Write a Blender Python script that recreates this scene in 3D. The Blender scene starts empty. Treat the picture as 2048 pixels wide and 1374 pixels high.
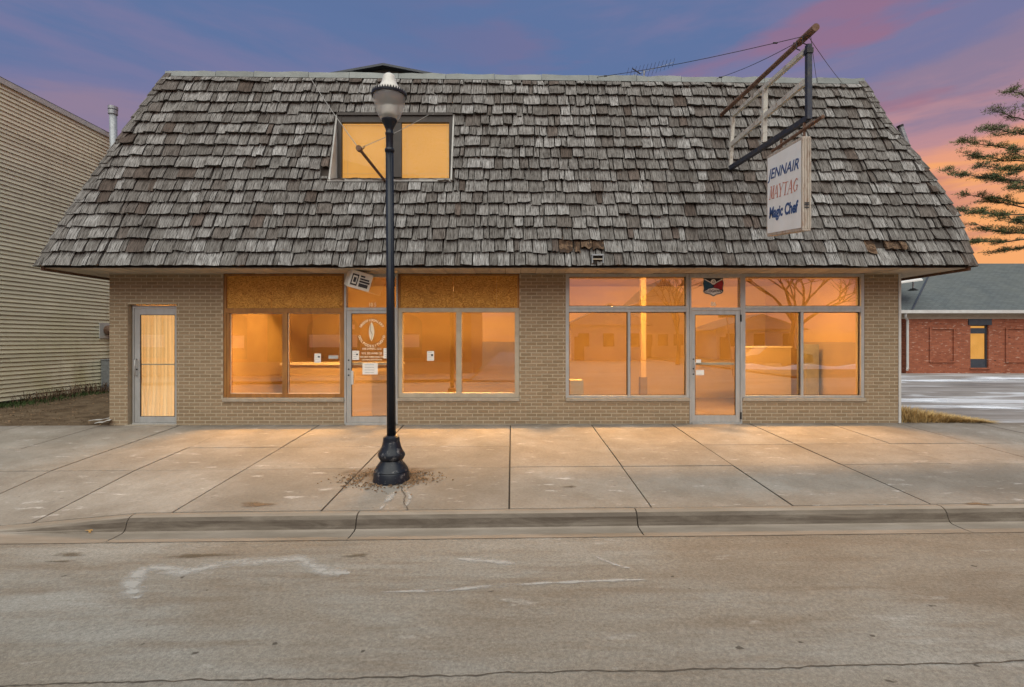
import bpy, bmesh, math, random
from mathutils import Vector, Matrix
R = math.radians
random.seed(7)
scene = bpy.context.scene
col = scene.collection

# ------------------------------------------------------------------ camera
F = 1031.0          # focal length in photo pixels (2048 wide)
CAMZ, CAMD, HY = 1.6, 9.8, 680.0   # eye height, distance to the shop front, horizon row
cam = bpy.data.cameras.new('camera')
cam.sensor_width = 36.0
cam.lens = 36.0 * F / 2048.0
cam.shift_y = -(687.0 - HY) / 2048.0
cam.clip_end = 2000
camo = bpy.data.objects.new('camera', cam)
camo.location = (0, -CAMD, CAMZ)
camo.rotation_euler = (R(90), 0, 0)
col.objects.link(camo)
scene.camera = camo

# ------------------------------------------------------------------ sun, sky, exposure
SUN_EL, SUN_AZ = 57.0, -4.0      # soft after-sunset light from above the street
sun = bpy.data.lights.new('sun', 'SUN')
sun.energy = 4.7
sun.angle = R(80)
sun.color = (1.0, 0.972, 0.835)
suno = bpy.data.objects.new('sun', sun)
sd = Vector((math.sin(R(SUN_AZ)) * math.cos(R(SUN_EL)), -math.cos(R(SUN_AZ)) * math.cos(R(SUN_EL)), math.sin(R(SUN_EL))))
suno.rotation_euler = sd.to_track_quat('Z', 'Y').to_euler()
suno.location = (0, -30, 40)
col.objects.link(suno)

world = bpy.data.worlds.new('World')
scene.world = world
world.use_nodes = True
wn, wl = world.node_tree.nodes, world.node_tree.links
wn.clear()
def W(t, **k):
    n = wn.new(t)
    for a, v in k.items():
        setattr(n, a, v)
    return n
def wmath(op, a, b=None, c=None):
    n = W('ShaderNodeMath', operation=op)
    for i, v in enumerate((a, b, c)):
        if v is None:
            continue
        if isinstance(v, (int, float)):
            n.inputs[i].default_value = v
        else:
            wl.new(v, n.inputs[i])
    return n.outputs[0]
tc = W('ShaderNodeTexCoord')
sep = W('ShaderNodeSeparateXYZ'); wl.new(tc.outputs['Generated'], sep.inputs[0])
glow = W('ShaderNodeVectorMath', operation='DOT_PRODUCT')
wl.new(tc.outputs['Generated'], glow.inputs[0]); glow.inputs[1].default_value = (math.sin(R(52)), math.cos(R(52)), 0.0)
mp = W('ShaderNodeMapping'); mp.inputs['Scale'].default_value = (1.5, 1.5, 7.5)
mp.inputs['Rotation'].default_value = (0.10, -0.13, 0.3)
wl.new(tc.outputs['Generated'], mp.inputs[0])
n1 = W('ShaderNodeTexNoise'); n1.inputs['Scale'].default_value = 1.5; n1.inputs['Detail'].default_value = 7; n1.inputs['Roughness'].default_value = 0.56; n1.inputs['Distortion'].default_value = 0.35
wl.new(mp.outputs[0], n1.inputs['Vector'])
# height in the sky, pulled down towards the sunset and ruffled by cloud bands
g = wmath('MAXIMUM', glow.outputs['Value'], 0.0)
g = wmath('POWER', g, 2.6)
t = wmath('MULTIPLY_ADD', g, -0.20, sep.outputs['Z'])
t = wmath('MULTIPLY_ADD', wmath('SUBTRACT', n1.outputs['Fac'], 0.53), 0.52, t)
rmp = W('ShaderNodeValToRGB')
cr = rmp.color_ramp
cr.interpolation = 'EASE'
stops = [(0.0, (1.0, 0.42, 0.14)), (0.05, (0.86, 0.36, 0.21)), (0.13, (0.52, 0.27, 0.30)), (0.23, (0.29, 0.215, 0.32)),
         (0.33, (0.19, 0.195, 0.36)), (0.45, (0.118, 0.182, 0.365)), (1.0, (0.08, 0.14, 0.30))]
cr.elements[0].position = stops[0][0]; cr.elements[0].color = stops[0][1] + (1,)
cr.elements[1].position = stops[-1][0]; cr.elements[1].color = stops[-1][1] + (1,)
for p_, c_ in stops[1:-1]:
    e = cr.elements.new(p_); e.color = c_ + (1,)
wl.new(t, rmp.inputs[0])
# deeper red cloud bars low towards the sunset
mp2 = W('ShaderNodeMapping'); mp2.inputs['Scale'].default_value = (2.2, 2.2, 10.0); mp2.inputs['Location'].default_value = (3.1, 1.7, 0.35)
wl.new(tc.outputs['Generated'], mp2.inputs[0])
n2 = W('ShaderNodeTexNoise'); n2.inputs['Scale'].default_value = 1.6; n2.inputs['Detail'].default_value = 6
wl.new(mp2.outputs[0], n2.inputs['Vector'])
cb = W('ShaderNodeMapRange'); cb.inputs[1].default_value = 0.53; cb.inputs[2].default_value = 0.64
wl.new(n2.outputs['Fac'], cb.inputs[0])
cfac = wmath('MULTIPLY', wmath('MULTIPLY', cb.outputs[0], g), 0.75)
mixc = W('ShaderNodeMixRGB'); mixc.inputs[2].default_value = (0.42, 0.145, 0.19, 1)
wl.new(cfac, mixc.inputs[0]); wl.new(rmp.outputs[0], mixc.inputs[1])
nish = W('ShaderNodeTexSky'); nish.sky_type = 'NISHITA'; nish.sun_disc = False
nish.sun_elevation = R(SUN_EL); nish.sun_rotation = R(180 - SUN_AZ)
bg1 = W('ShaderNodeBackground'); bg1.inputs[1].default_value = 1.06
bg2 = W('ShaderNodeBackground'); bg2.inputs[1].default_value = 0.006
add = W('ShaderNodeAddShader'); out = W('ShaderNodeOutputWorld')
wl.new(mixc.outputs[0], bg1.inputs[0]); wl.new(nish.outputs[0], bg2.inputs[0])
wl.new(bg1.outputs[0], add.inputs[0]); wl.new(bg2.outputs[0], add.inputs[1]); wl.new(add.outputs[0], out.inputs[0])

vs = scene.view_settings
vs.view_transform = 'Standard'; vs.look = 'None'; vs.gamma = 1; vs.exposure = -0.2; vs.use_curve_mapping = False
scene.render.engine = 'CYCLES'
scene.cycles.use_denoising = True
scene.cycles.max_bounces = 6
scene.cycles.diffuse_bounces = 3
scene.cycles.glossy_bounces = 3
scene.cycles.use_adaptive_sampling = True
scene.cycles.adaptive_threshold = 0.025
scene.cycles.transparent_max_bounces = 24
scene.cycles.caustics_reflective = False
scene.cycles.caustics_refractive = False
scene.cycles.sample_clamp_indirect = 4.0

# ------------------------------------------------------------------ pixel helpers (used only to survey the real places)
def FX(px): return (px - 1024.0) / (F / CAMD)
def FZ(py): return (848.0 - py) / (F / CAMD)
def at(px, py, d):   # a point at depth d from the eye
    return Vector(((px - 1024) / F * d, d - CAMD, CAMZ + (HY - py) / F * d))
def on_x(px, py, X):
    return at(px, py, X * F / (px - 1024))
def gz(x, y):        # height of the sidewalk
    D = min(max(-y, 0), 4.4)
    z = -0.05 * D + x * (0.003 + 0.008 * min(1, D / 4.27))
    if x < -4.0:
        z -= 0.125 * min(1, (-4.0 - x) / 1.5) * min(1, max(0, (D - 2.75) / 1.5))
    return z
def rz(x, y):        # height of the roadway
    u = min(1.0, max(0.0, (-4.7 - y) / 4.8)); u = u if y > -9.5 else max(0, 1 - (-9.5 - y) / 4.8)
    return -0.355 + 0.0115 * x + 0.07 * math.sin(u * math.pi / 2)

# ------------------------------------------------------------------ materials
MATS = {}
def newmat(name):
    m = bpy.data.materials.new(name); m.use_nodes = True
    m.node_tree.nodes.clear(); MATS[name] = m
    return m, m.node_tree.nodes, m.node_tree.links
class G:
    """tiny node graph helper"""
    def __init__(s, name):
        s.m, s.n, s.l = newmat(name)
        s.out = s.n.new('ShaderNodeOutputMaterial')
        s.geo = s.n.new('ShaderNodeNewGeometry')
    def node(s, t, **k):
        n = s.n.new(t)
        for a, v in k.items(): setattr(n, a, v)
        return n
    def setin(s, sock, v):
        if isinstance(v, bpy.types.NodeSocket): s.l.new(v, sock)
        elif isinstance(v, (tuple, list)) and len(v) == 3 and sock.type == 'RGBA': sock.default_value = tuple(v) + (1,)
        else: sock.default_value = v
    def noise(s, scale, detail=6, rough=0.55, stretch=(1, 1, 1), vec=None, loc=(0, 0, 0), rot=(0, 0, 0), dist=0):
        mp = s.node('ShaderNodeMapping'); mp.inputs['Scale'].default_value = stretch; mp.inputs['Location'].default_value = loc
        mp.inputs['Rotation'].default_value = rot
        s.l.new(vec or s.geo.outputs['Position'], mp.inputs[0])
        n = s.node('ShaderNodeTexNoise'); n.inputs['Scale'].default_value = scale; n.inputs['Detail'].default_value = detail
        n.inputs['Roughness'].default_value = rough; n.inputs['Distortion'].default_value = dist
        s.l.new(mp.outputs[0], n.inputs['Vector'])
        return n.outputs['Fac']
    def rng(s, v, a, b, c=0.0, d=1.0):
        n = s.node('ShaderNodeMapRange'); n.inputs[1].default_value = a; n.inputs[2].default_value = b
        n.inputs[3].default_value = c; n.inputs[4].default_value = d
        s.l.new(v, n.inputs[0]); return n.outputs[0]
    def mix(s, f, a, b, mode='MIX'):
        n = s.node('ShaderNodeMixRGB', blend_type=mode)
        s.setin(n.inputs[0], f); s.setin(n.inputs[1], a); s.setin(n.inputs[2], b); return n.outputs[0]
    def math(s, op, a, b=0.0):
        n = s.node('ShaderNodeMath', operation=op); s.setin(n.inputs[0], a); s.setin(n.inputs[1], b); return n.outputs[0]
    def attr(s, name='tint'):
        n = s.node('ShaderNodeAttribute'); n.attribute_name = name; return n.outputs['Fac']
    def uv(s):
        n = s.node('ShaderNodeUVMap'); n.uv_map = 'uv'; return n.outputs[0]
    def ramp(s, f, *st):
        n = s.node('ShaderNodeValToRGB'); c = n.color_ramp
        c.elements[0].position = st[0][0]; c.elements[0].color = tuple(st[0][1]) + (1,)
        c.elements[1].position = st[-1][0]; c.elements[1].color = tuple(st[-1][1]) + (1,)
        for p, k in st[1:-1]:
            e = c.elements.new(p); e.color = tuple(k) + (1,)
        s.l.new(f, n.inputs[0]); return n.outputs[0]
    def bump(s, h, strength=0.3, dist=0.01):
        n = s.node('ShaderNodeBump'); n.inputs['Strength'].default_value = strength; n.inputs['Distance'].default_value = dist
        s.l.new(h, n.inputs['Height']); return n.outputs[0]
    def bsdf(s, color, rough=0.8, metal=0.0, normal=None, spec=0.5, emis=None, estr=0.0, alpha=None):
        b = s.node('ShaderNodeBsdfPrincipled')
        s.setin(b.inputs['Base Color'], color); s.setin(b.inputs['Roughness'], rough); s.setin(b.inputs['Metallic'], metal)
        s.setin(b.inputs['Specular IOR Level'], spec)
        if normal is not None: s.l.new(normal, b.inputs['Normal'])
        if emis is not None:
            s.setin(b.inputs['Emission Color'], emis); b.inputs['Emission Strength'].default_value = estr
        if alpha is not None: s.setin(b.inputs['Alpha'], alpha)
        s.l.new(b.outputs[0], s.out.inputs[0]); return b
def simple(name, c, c2=None, scale=6, rough=0.7, metal=0.0, bump=0.15, bscale=40, stretch=(1, 1, 1), spec=0.4, lo=0.35, hi=0.7, tint=0.0, emis=None, estr=0):
    g = G(name)
    c2 = c2 or tuple(v * 0.75 for v in c)
    f = g.rng(g.noise(scale, 7, 0.6, stretch), lo, hi)
    k = g.mix(f, c, c2)
    if tint:
        k = g.mix(1.0, k, g.rng(g.attr(), 0, 1, 1 - tint, 1 + tint), 'MULTIPLY')
    g.bsdf(k, rough, metal, g.bump(g.noise(bscale, 5, 0.6, stretch), bump, 0.006) if bump else None, spec, emis, estr)
    return g.m

# bricks of the shop
g = G('tan_brick')
b0 = g.ramp(g.attr(), (0, (0.245, 0.178, 0.108)), (0.5, (0.28, 0.205, 0.127)), (1, (0.315, 0.235, 0.15)))
k = g.mix(g.rng(g.noise(25, 8, 0.7), 0.35, 0.7), b0, g.mix(0.5, b0, (0.2, 0.14, 0.09)))
g.bsdf(k, 0.85, 0, g.bump(g.noise(90, 5), 0.35, 0.004), 0.25)
simple('mortar', (0.43, 0.36, 0.258), (0.35, 0.288, 0.203), 12, 0.95, bump=0.4, bscale=120)
simple('stone_sill', (0.36, 0.315, 0.25), (0.27, 0.23, 0.18), 9, 0.9, bump=0.3)
simple('aluminium', (0.46, 0.46, 0.45), (0.36, 0.355, 0.34), 9, 0.42, 0.35, bump=0.05, stretch=(1, 1, 0.3))
simple('beige_paint', (0.42, 0.36, 0.275), (0.34, 0.285, 0.21), 5, 0.6, bump=0.1)
simple('grey_paint', (0.46, 0.46, 0.44), (0.34, 0.33, 0.31), 7, 0.6, bump=0.1)
simple('dark_bronze', (0.045, 0.036, 0.03), (0.03, 0.024, 0.02), 8, 0.5)
simple('dark_brown', (0.035, 0.026, 0.02), (0.02, 0.015, 0.012), 8, 0.8)
simple('soffit', (0.50, 0.43, 0.34), (0.36, 0.30, 0.23), 4, 0.85, stretch=(4, 1, 1), tint=0.15)
simple('black_metal', (0.02, 0.021, 0.024), (0.035, 0.033, 0.03), 20, 0.5, 0.2)
simple('white_plastic', (0.66, 0.65, 0.60), (0.52, 0.50, 0.45), 7, 0.45, bump=0.05)
simple('paper', (0.80, 0.77, 0.72), (0.72, 0.69, 0.64), 20, 0.9, bump=0)
simple('ink', (0.03, 0.03, 0.035), rough=0.7, bump=0)
simple('vinyl_white', (0.88, 0.80, 0.62), rough=0.6, bump=0, emis=(1.0, 0.80, 0.50), estr=0.0)
simple('galvanised', (0.34, 0.36, 0.38), (0.24, 0.25, 0.27), 14, 0.5, 0.5, bump=0.1)
simple('flashing', (0.24, 0.26, 0.255), (0.17, 0.185, 0.18), 3, 0.62, 0.25, bump=0.2, bscale=4, tint=0.12)
simple('rust_pipe', (0.13, 0.07, 0.045), (0.21, 0.135, 0.095), 14, 0.85, 0.1, bump=0.4, bscale=60, lo=0.4, hi=0.65)
simple('wire', (0.03, 0.03, 0.035), rough=0.6, bump=0)
simple('pale_wire', (0.30, 0.29, 0.27), rough=0.6, bump=0)
g = G('sign_steel')       # old white paint, rust at the edges
f = g.rng(g.noise(9, 8, 0.7), 0.52, 0.66)
g.bsdf(g.mix(f, (0.52, 0.51, 0.46), (0.27, 0.21, 0.16)), 0.65, 0, g.bump(g.noise(60), 0.2, 0.004))
simple('navy_steel', (0.028, 0.034, 0.055), (0.07, 0.065, 0.06), 12, 0.55, 0.1, bump=0.2, lo=0.45, hi=0.75)
g = G('sign_can')
f = g.rng(g.noise(5, 9, 0.75, (6, 6, 0.9)), 0.48, 0.66)
g.bsdf(g.mix(f, (0.46, 0.41, 0.35), (0.24, 0.14, 0.09)), 0.65, 0.1, g.bump(g.noise(50), 0.2, 0.004))
simple('sign_face', (0.84, 0.87, 0.88), (0.76, 0.78, 0.77), 3, 0.35, bump=0)
simple('sign_blue', (0.035, 0.09, 0.26), rough=0.4, bump=0)
simple('sign_red', (0.52, 0.12, 0.06), (0.60, 0.20, 0.12), 8, 0.4, bump=0)
simple('emblem_blue', (0.02, 0.11, 0.19), (0.01, 0.05, 0.09), 30, 0.4, bump=0)
simple('emblem_red', (0.45, 0.025, 0.03), (0.22, 0.015, 0.02), 30, 0.4, bump=0)
simple('cream', (0.62, 0.55, 0.43), (0.52, 0.45, 0.35), 9, 0.7)
g = G('osb')
a1 = g.noise(9, 3, 0.6, (1, 1, 1.7), dist=4.5); a2 = g.noise(11, 4, 0.7, (1.2, 1, 1))
k = g.ramp(a1, (0.38, (0.30, 0.125, 0.022)), (0.47, (0.50, 0.225, 0.038)), (0.58, (0.68, 0.36, 0.08)))
k = g.mix(g.rng(a2, 0.35, 0.7, 0.0, 0.55), k, (0.30, 0.13, 0.025))
g.bsdf(k, 0.8, 0, g.bump(a1, 0.4, 0.006), 0.3)
simple('stained_wood', (0.37, 0.165, 0.04), (0.20, 0.085, 0.022), 4, 0.6, stretch=(3, 3, 0.5), bump=0.2, lo=0.3, hi=0.7)

# weathered shakes
def shake_mat(name, rot=False):
    g = G(name); uv = g.uv(); t = g.attr()
    grain = g.noise(1.0, 6, 0.65, (95, 5, 1), uv)
    coarse = g.noise(1.0, 5, 0.6, (26, 2.2, 1), uv)
    blot = g.noise(1.0, 5, 0.6, (7, 7, 1), uv)
    if rot:
        k = g.ramp(blot, (0.35, (0.05, 0.028, 0.016)), (0.45, (0.11, 0.064, 0.038)), (0.53, (0.235, 0.155, 0.098)), (0.59, (0.07, 0.04, 0.024)))
    else:
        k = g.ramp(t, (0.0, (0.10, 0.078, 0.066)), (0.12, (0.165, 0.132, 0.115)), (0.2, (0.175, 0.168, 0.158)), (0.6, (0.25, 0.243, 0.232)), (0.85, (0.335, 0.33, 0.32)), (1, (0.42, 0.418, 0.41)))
        big = g.rng(g.noise(0.55, 4, 0.6), 0.38, 0.66)
        k = g.mix(g.math('MULTIPLY', big, 0.22), k, (0.14, 0.112, 0.092))
        runs = g.rng(g.noise(1.0, 6, 0.6, (2.6, 1.0, 0.35)), 0.56, 0.70, 0, 0.5)      # water streaks down the slope
        k = g.mix(runs, k, (0.075, 0.066, 0.058))
    k = g.mix(g.rng(coarse, 0.48, 0.66, 0.0, 0.75), k, g.mix(1.0, k, (0.42, 0.38, 0.36), 'MULTIPLY'))
    k = g.mix(g.rng(grain, 0.40, 0.56, 0.9, 0.0), k, (0.03, 0.025, 0.021))
    k = g.mix(g.rng(blot, 0.60, 0.74, 0.0, 0.6), k, (0.05, 0.042, 0.038))
    g.bsdf(k, 0.92, 0, g.bump(g.math('ADD', grain, coarse), 0.7, 0.008), 0.15)
shake_mat('shake'); shake_mat('rotten_shake', True)
simple('roof_deck', (0.06, 0.048, 0.04), rough=0.95)

# ground
g = G('concrete')
c1 = g.noise(0.7, 6, 0.6); c2 = g.noise(2.2, 8, 0.65, (1, 1, 1)); c3 = g.noise(180, 3, 0.7)
k = g.ramp(c1, (0.3, (0.168, 0.147, 0.120)), (0.5, (0.224, 0.202, 0.173)), (0.72, (0.285, 0.267, 0.238)))
k = g.mix(g.rng(c2, 0.42, 0.68, 0, 0.55), k, (0.155, 0.131, 0.104))
sal = g.rng(g.noise(1.0, 7, 0.68, (2.4, 9.0, 1)), 0.605, 0.70, 0, 0.55)
k = g.mix(sal, k, (0.58, 0.57, 0.55))
c6 = g.noise(30, 5, 0.75)
k = g.mix(g.rng(c6, 0.32, 0.68, 0, 1), g.mix(1.0, k, (0.84, 0.83, 0.82), 'MULTIPLY'), g.mix(1.0, k, (1.10, 1.10, 1.10), 'MULTIPLY'))
k = g.mix(g.rng(c3, 0.3, 0.75, 0, 1), k, g.mix(1.0, k, (1.22, 1.2, 1.2), 'MULTIPLY'))
spots = g.rng(g.noise(14, 2, 0.5), 0.715, 0.76, 0, 0.7)
k = g.mix(spots, k, (0.13, 0.105, 0.085))
sepn = g.node('ShaderNodeSeparateXYZ'); g.l.new(g.geo.outputs['Position'], sepn.inputs[0])
edge = g.math('MULTIPLY', g.rng(sepn.outputs['Y'], -0.30, 0.0, 0, 1), g.rng(g.noise(3.5, 6), 0.33, 0.62, 0, 0.9))
k = g.mix(edge, k, (0.115, 0.095, 0.075))
k = g.mix(1.0, k, g.rng(g.attr(), 0, 1, 0.91, 1.09), 'MULTIPLY')
g.bsdf(k, 0.82, 0, g.bump(g.math('ADD', c3, c2), 0.35, 0.006), 0.3)
g = G('kerb_concrete')
c1 = g.noise(1.1, 7, 0.65, (1, 4, 4)); c2 = g.noise(6, 7, 0.72, (0.22, 1, 1.6), dist=0.6)
k = g.ramp(c1, (0.3, (0.165, 0.137, 0.106)), (0.55, (0.225, 0.191, 0.154)), (0.75, (0.275, 0.243, 0.205)))
nrm = g.node('ShaderNodeSeparateXYZ'); g.l.new(g.geo.outputs['Normal'], nrm.inputs[0])
face = g.rng(nrm.outputs['Y'], -0.35, -0.85)
k = g.mix(g.math('MULTIPLY', face, g.rng(c2, 0.30, 0.60, 0.40, 1.0)), k, (0.07, 0.055, 0.042))   # tyre marks and splash dirt on the face
k = g.mix(g.rng(g.noise(150, 3, 0.7), 0.3, 0.75), k, g.mix(1.0, k, (1.2, 1.2, 1.2), 'MULTIPLY'))
g.bsdf(k, 0.85, 0, g.bump(c2, 0.4, 0.01), 0.25)
g = G('road_surface')
c1 = g.noise(0.5, 7, 0.62, (0.55, 1.25, 1), dist=0.7); c2 = g.noise(210, 3, 0.75); c3 = g.noise(75, 4, 0.7); c4 = g.noise(1.0, 8, 0.65, (0.8, 5.5, 1), loc=(3, 1, 0))
k = g.ramp(c1, (0.32, (0.178, 0.145, 0.110)), (0.45, (0.236, 0.206, 0.167)), (0.58, (0.262, 0.246, 0.216)), (0.75, (0.33, 0.322, 0.296)))
k = g.mix(g.rng(c4, 0.48, 0.66, 0, 0.65), k, (0.19, 0.152, 0.114))
k = g.mix(g.rng(g.noise(1.0, 8, 0.68, (1.3, 4.2, 1), loc=(9, 4, 0)), 0.62, 0.73, 0, 0.55), k, (0.50, 0.49, 0.465))
k = g.mix(g.rng(c2, 0.3, 0.72, 0, 1), g.mix(1.0, k, (0.66, 0.66, 0.66), 'MULTIPLY'), g.mix(1.0, k, (1.32, 1.32, 1.32), 'MULTIPLY'))
c5 = g.noise(38, 4, 0.75)
k = g.mix(g.rng(c5, 0.34, 0.66, 0, 1), g.mix(1.0, k, (0.74, 0.74, 0.74), 'MULTIPLY'), g.mix(1.0, k, (1.20, 1.20, 1.20), 'MULTIPLY'))
k = g.mix(g.rng(c3, 0.42, 0.30, 0, 0.6), k, (0.10, 0.085, 0.07))
k = g.mix(g.rng(g.noise(9, 2, 0.4), 0.745, 0.775, 0, 0.85), k, (0.06, 0.05, 0.04))
g.bsdf(k, 0.88, 0, g.bump(g.math('ADD', c2, c3), 0.55, 0.008), 0.25)
simple('crack_fill', (0.06, 0.05, 0.04), (0.10, 0.082, 0.066), 30, 0.95, bump=0.5)
def patch_mat(name, c, lo, hi, amax, scale=5, stretch=(1, 1, 1)):     # a mark whose outline breaks up
    g = G(name); uv = g.uv()
    sp = g.node('ShaderNodeSeparateXYZ'); g.l.new(uv, sp.inputs[0])
    a = g.math('MULTIPLY', g.rng(sp.outputs['X'], 0, 1, 1, 0), g.rng(g.noise(scale, 8, 0.7, stretch), lo, hi, 0, 1.5))
    a = g.math('MULTIPLY', g.math('MINIMUM', g.math('MULTIPLY', a, 1.4), 1.0), amax)
    g.bsdf(c, 0.92, 0, None, 0.2, alpha=a)
patch_mat('salt_mark', (0.46, 0.455, 0.435), 0.36, 0.66, 0.62, 7, (1, 2, 1))
patch_mat('dirt_mark', (0.19, 0.125, 0.075), 0.28, 0.6, 0.85, 9)
patch_mat('damp_mark', (0.13, 0.10, 0.065), 0.30, 0.62, 0.6, 6)
patch_mat('snow_mark', (0.74, 0.77, 0.82), 0.36, 0.6, 0.95, 1.6, (0.5, 1.5, 1))
patch_mat('moss_mark', (0.05, 0.075, 0.02), 0.4, 0.62, 0.8, 6)
g = G('dirt')
k = g.ramp(g.noise(2.4, 8, 0.7), (0.33, (0.075, 0.050, 0.030)), (0.5, (0.135, 0.095, 0.06)), (0.68, (0.20, 0.15, 0.10)))
g.bsdf(k, 0.95, 0, g.bump(g.noise(9, 8, 0.75), 1.0, 0.06), 0.1)
simple('turf', (0.10, 0.085, 0.045), (0.16, 0.13, 0.07), 1.2, 0.95, bump=0.6, bscale=14)
g = G('lot_asphalt')
k = g.ramp(g.noise(0.8, 8, 0.65, (0.5, 1.6, 1)), (0.3, (0.155, 0.135, 0.12)), (0.55, (0.255, 0.235, 0.22)), (0.75, (0.33, 0.325, 0.325)))
slush = g.noise(1.0, 7, 0.62, (0.16, 0.75, 1), rot=(0, 0, 0.16), dist=0.8)
k = g.mix(g.rng(slush, 0.50, 0.60, 0, 0.8), k, (0.62, 0.64, 0.68))
k = g.mix(g.rng(slush, 0.40, 0.34, 0, 0.7), k, (0.10, 0.09, 0.085))
g.bsdf(k, 0.7, 0, g.bump(g.noise(60, 6), 0.4, 0.01), 0.3)
simple('snow', (0.80, 0.83, 0.88), (0.70, 0.73, 0.78), 4, 0.7)
simple('dry_grass', (0.60, 0.42, 0.18), (0.40, 0.27, 0.11), 12, 0.9, bump=0, tint=0.4)
simple('weed', (0.16, 0.10, 0.06), (0.10, 0.065, 0.04), 12, 0.9, bump=0, tint=0.4)
simple('green_grass', (0.05, 0.085, 0.02), (0.03, 0.055, 0.015), 9, 0.9, bump=0, tint=0.4)
simple('mulch', (0.23, 0.145, 0.08), (0.13, 0.08, 0.045), 40, 0.95, bump=0.3, tint=0.5)
simple('leaf', (0.42, 0.24, 0.08), rough=0.8)

# neighbours
g = G('cream_siding')
k = g.mix(g.rng(g.noise(0.9, 6, 0.6, (1, 1, 0.5)), 0.3, 0.75), (0.78, 0.735, 0.55), (0.68, 0.635, 0.47))
sp = g.node('ShaderNodeSeparateXYZ'); g.l.new(g.geo.outputs['Position'], sp.inputs[0])
alg = g.math('MULTIPLY', g.rng(sp.outputs['Z'], 3.2, 0.3), g.rng(sp.outputs['Y'], 1.5, 6.0))
alg = g.math('MULTIPLY', alg, g.rng(g.noise(1.1, 6, 0.65, (1, 1, 0.6), loc=(0, 2.0, 0)), 0.40, 0.66, 0, 0.85))
k = g.mix(alg, k, (0.42, 0.39, 0.13))     # algae growing low down
k = g.mix(g.rng(g.noise(1.0, 7, 0.7, (1, 3.2, 0.45)), 0.56, 0.72, 0, 0.4), k, (0.36, 0.32, 0.22))   # rain streaks
k = g.mix(1.0, k, g.rng(g.attr(), 0, 1, 0.90, 1.07), 'MULTIPLY')
g.bsdf(k, 0.55, 0, None, 0.35)
simple('white_trim', (0.55, 0.55, 0.53), (0.46, 0.45, 0.43), 4, 0.55, bump=0.05)
def brick_tex(name, ca, cb, mortar, sc, light=None):
    g = G(name)
    sp = g.node('ShaderNodeSeparateXYZ'); g.l.new(g.geo.outputs['Position'], sp.inputs[0])
    cx = g.node('ShaderNodeCombineXYZ'); g.l.new(g.math('ADD', sp.outputs['X'], sp.outputs['Y']), cx.inputs[0]); g.l.new(sp.outputs['Z'], cx.inputs[1])
    b = g.node('ShaderNodeTexBrick'); g.l.new(cx.outputs[0], b.inputs['Vector'])
    b.inputs['Scale'].default_value = 1.0; b.inputs['Brick Width'].default_value = 0.215; b.inputs['Row Height'].default_value = 0.075
    b.inputs['Mortar Size'].default_value = 0.006; b.inputs['Bias'].default_value = -0.1
    b.inputs['Color1'].default_value = ca + (1,); b.inputs['Color2'].default_value = cb + (1,); b.inputs['Mortar'].default_value = mortar + (1,)
    k = b.outputs['Color']
    if light:
        cell = g.noise(1.0, 1, 0.3, (4.2, 12.5, 1), cx.outputs[0])
        k = g.mix(g.rng(cell, 0.66, 0.70, 0, 0.6), k, light)
        k = g.mix(g.rng(cell, 0.30, 0.27, 0, 0.75), k, (0.03, 0.02, 0.018))
    k = g.mix(g.rng(g.noise(1.1, 6), 0.35, 0.7, 0, 0.35), k, g.mix(1.0, k, (0.6, 0.55, 0.5), 'MULTIPLY'))
    g.bsdf(k, 0.9, 0, g.bump(b.outputs['Fac'], -0.4, 0.01), 0.2)
brick_tex('red_brick', (0.36, 0.118, 0.062), (0.26, 0.078, 0.042), (0.20, 0.115, 0.085), 1, (0.52, 0.36, 0.28))
brick_tex('orange_brick', (0.42, 0.19, 0.09), (0.33, 0.135, 0.065), (0.40, 0.27, 0.19), 1)
g = G('asphalt_shingle')
sp = g.node('ShaderNodeSeparateXYZ'); g.l.new(g.geo.outputs['Position'], sp.inputs[0])
cx = g.node('ShaderNodeCombineXYZ'); g.l.new(sp.outputs['X'], cx.inputs[0]); g.l.new(sp.outputs['Z'], cx.inputs[1])
b = g.node('ShaderNodeTexBrick'); g.l.new(cx.outputs[0], b.inputs['Vector'])
b.inputs['Scale'].default_value = 1.0; b.inputs['Brick Width'].default_value = 0.32; b.inputs['Row Height'].default_value = 0.075
b.inputs['Mortar Size'].default_value = 0.008
b.inputs['Color1'].default_value = (0.115, 0.132, 0.138, 1); b.inputs['Color2'].default_value = (0.085, 0.10, 0.106, 1); b.inputs['Mortar'].default_value = (0.04, 0.047, 0.05, 1)
k = g.mix(g.rng(g.noise(0.7, 7, 0.65), 0.35, 0.7, 0, 0.5), b.outputs['Color'], (0.135, 0.145, 0.135))
g.bsdf(k, 0.9, 0, g.bump(b.outputs['Fac'], -0.5, 0.02), 0.2)
simple('slate_paint', (0.035, 0.045, 0.06), (0.05, 0.06, 0.075), 6, 0.5)
simple('bark', (0.075, 0.055, 0.042), (0.04, 0.03, 0.024), 12, 0.95, stretch=(3, 3, 0.6), bump=0.6)
simple('needles', (0.17, 0.19, 0.065), (0.09, 0.12, 0.075), 0.55, 0.85, bump=0, tint=0.45)
simple('white_siding', (0.68, 0.67, 0.63), (0.58, 0.57, 0.53), 3, 0.6)
simple('dark_window', (0.03, 0.035, 0.04), rough=0.15, bump=0)

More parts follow.
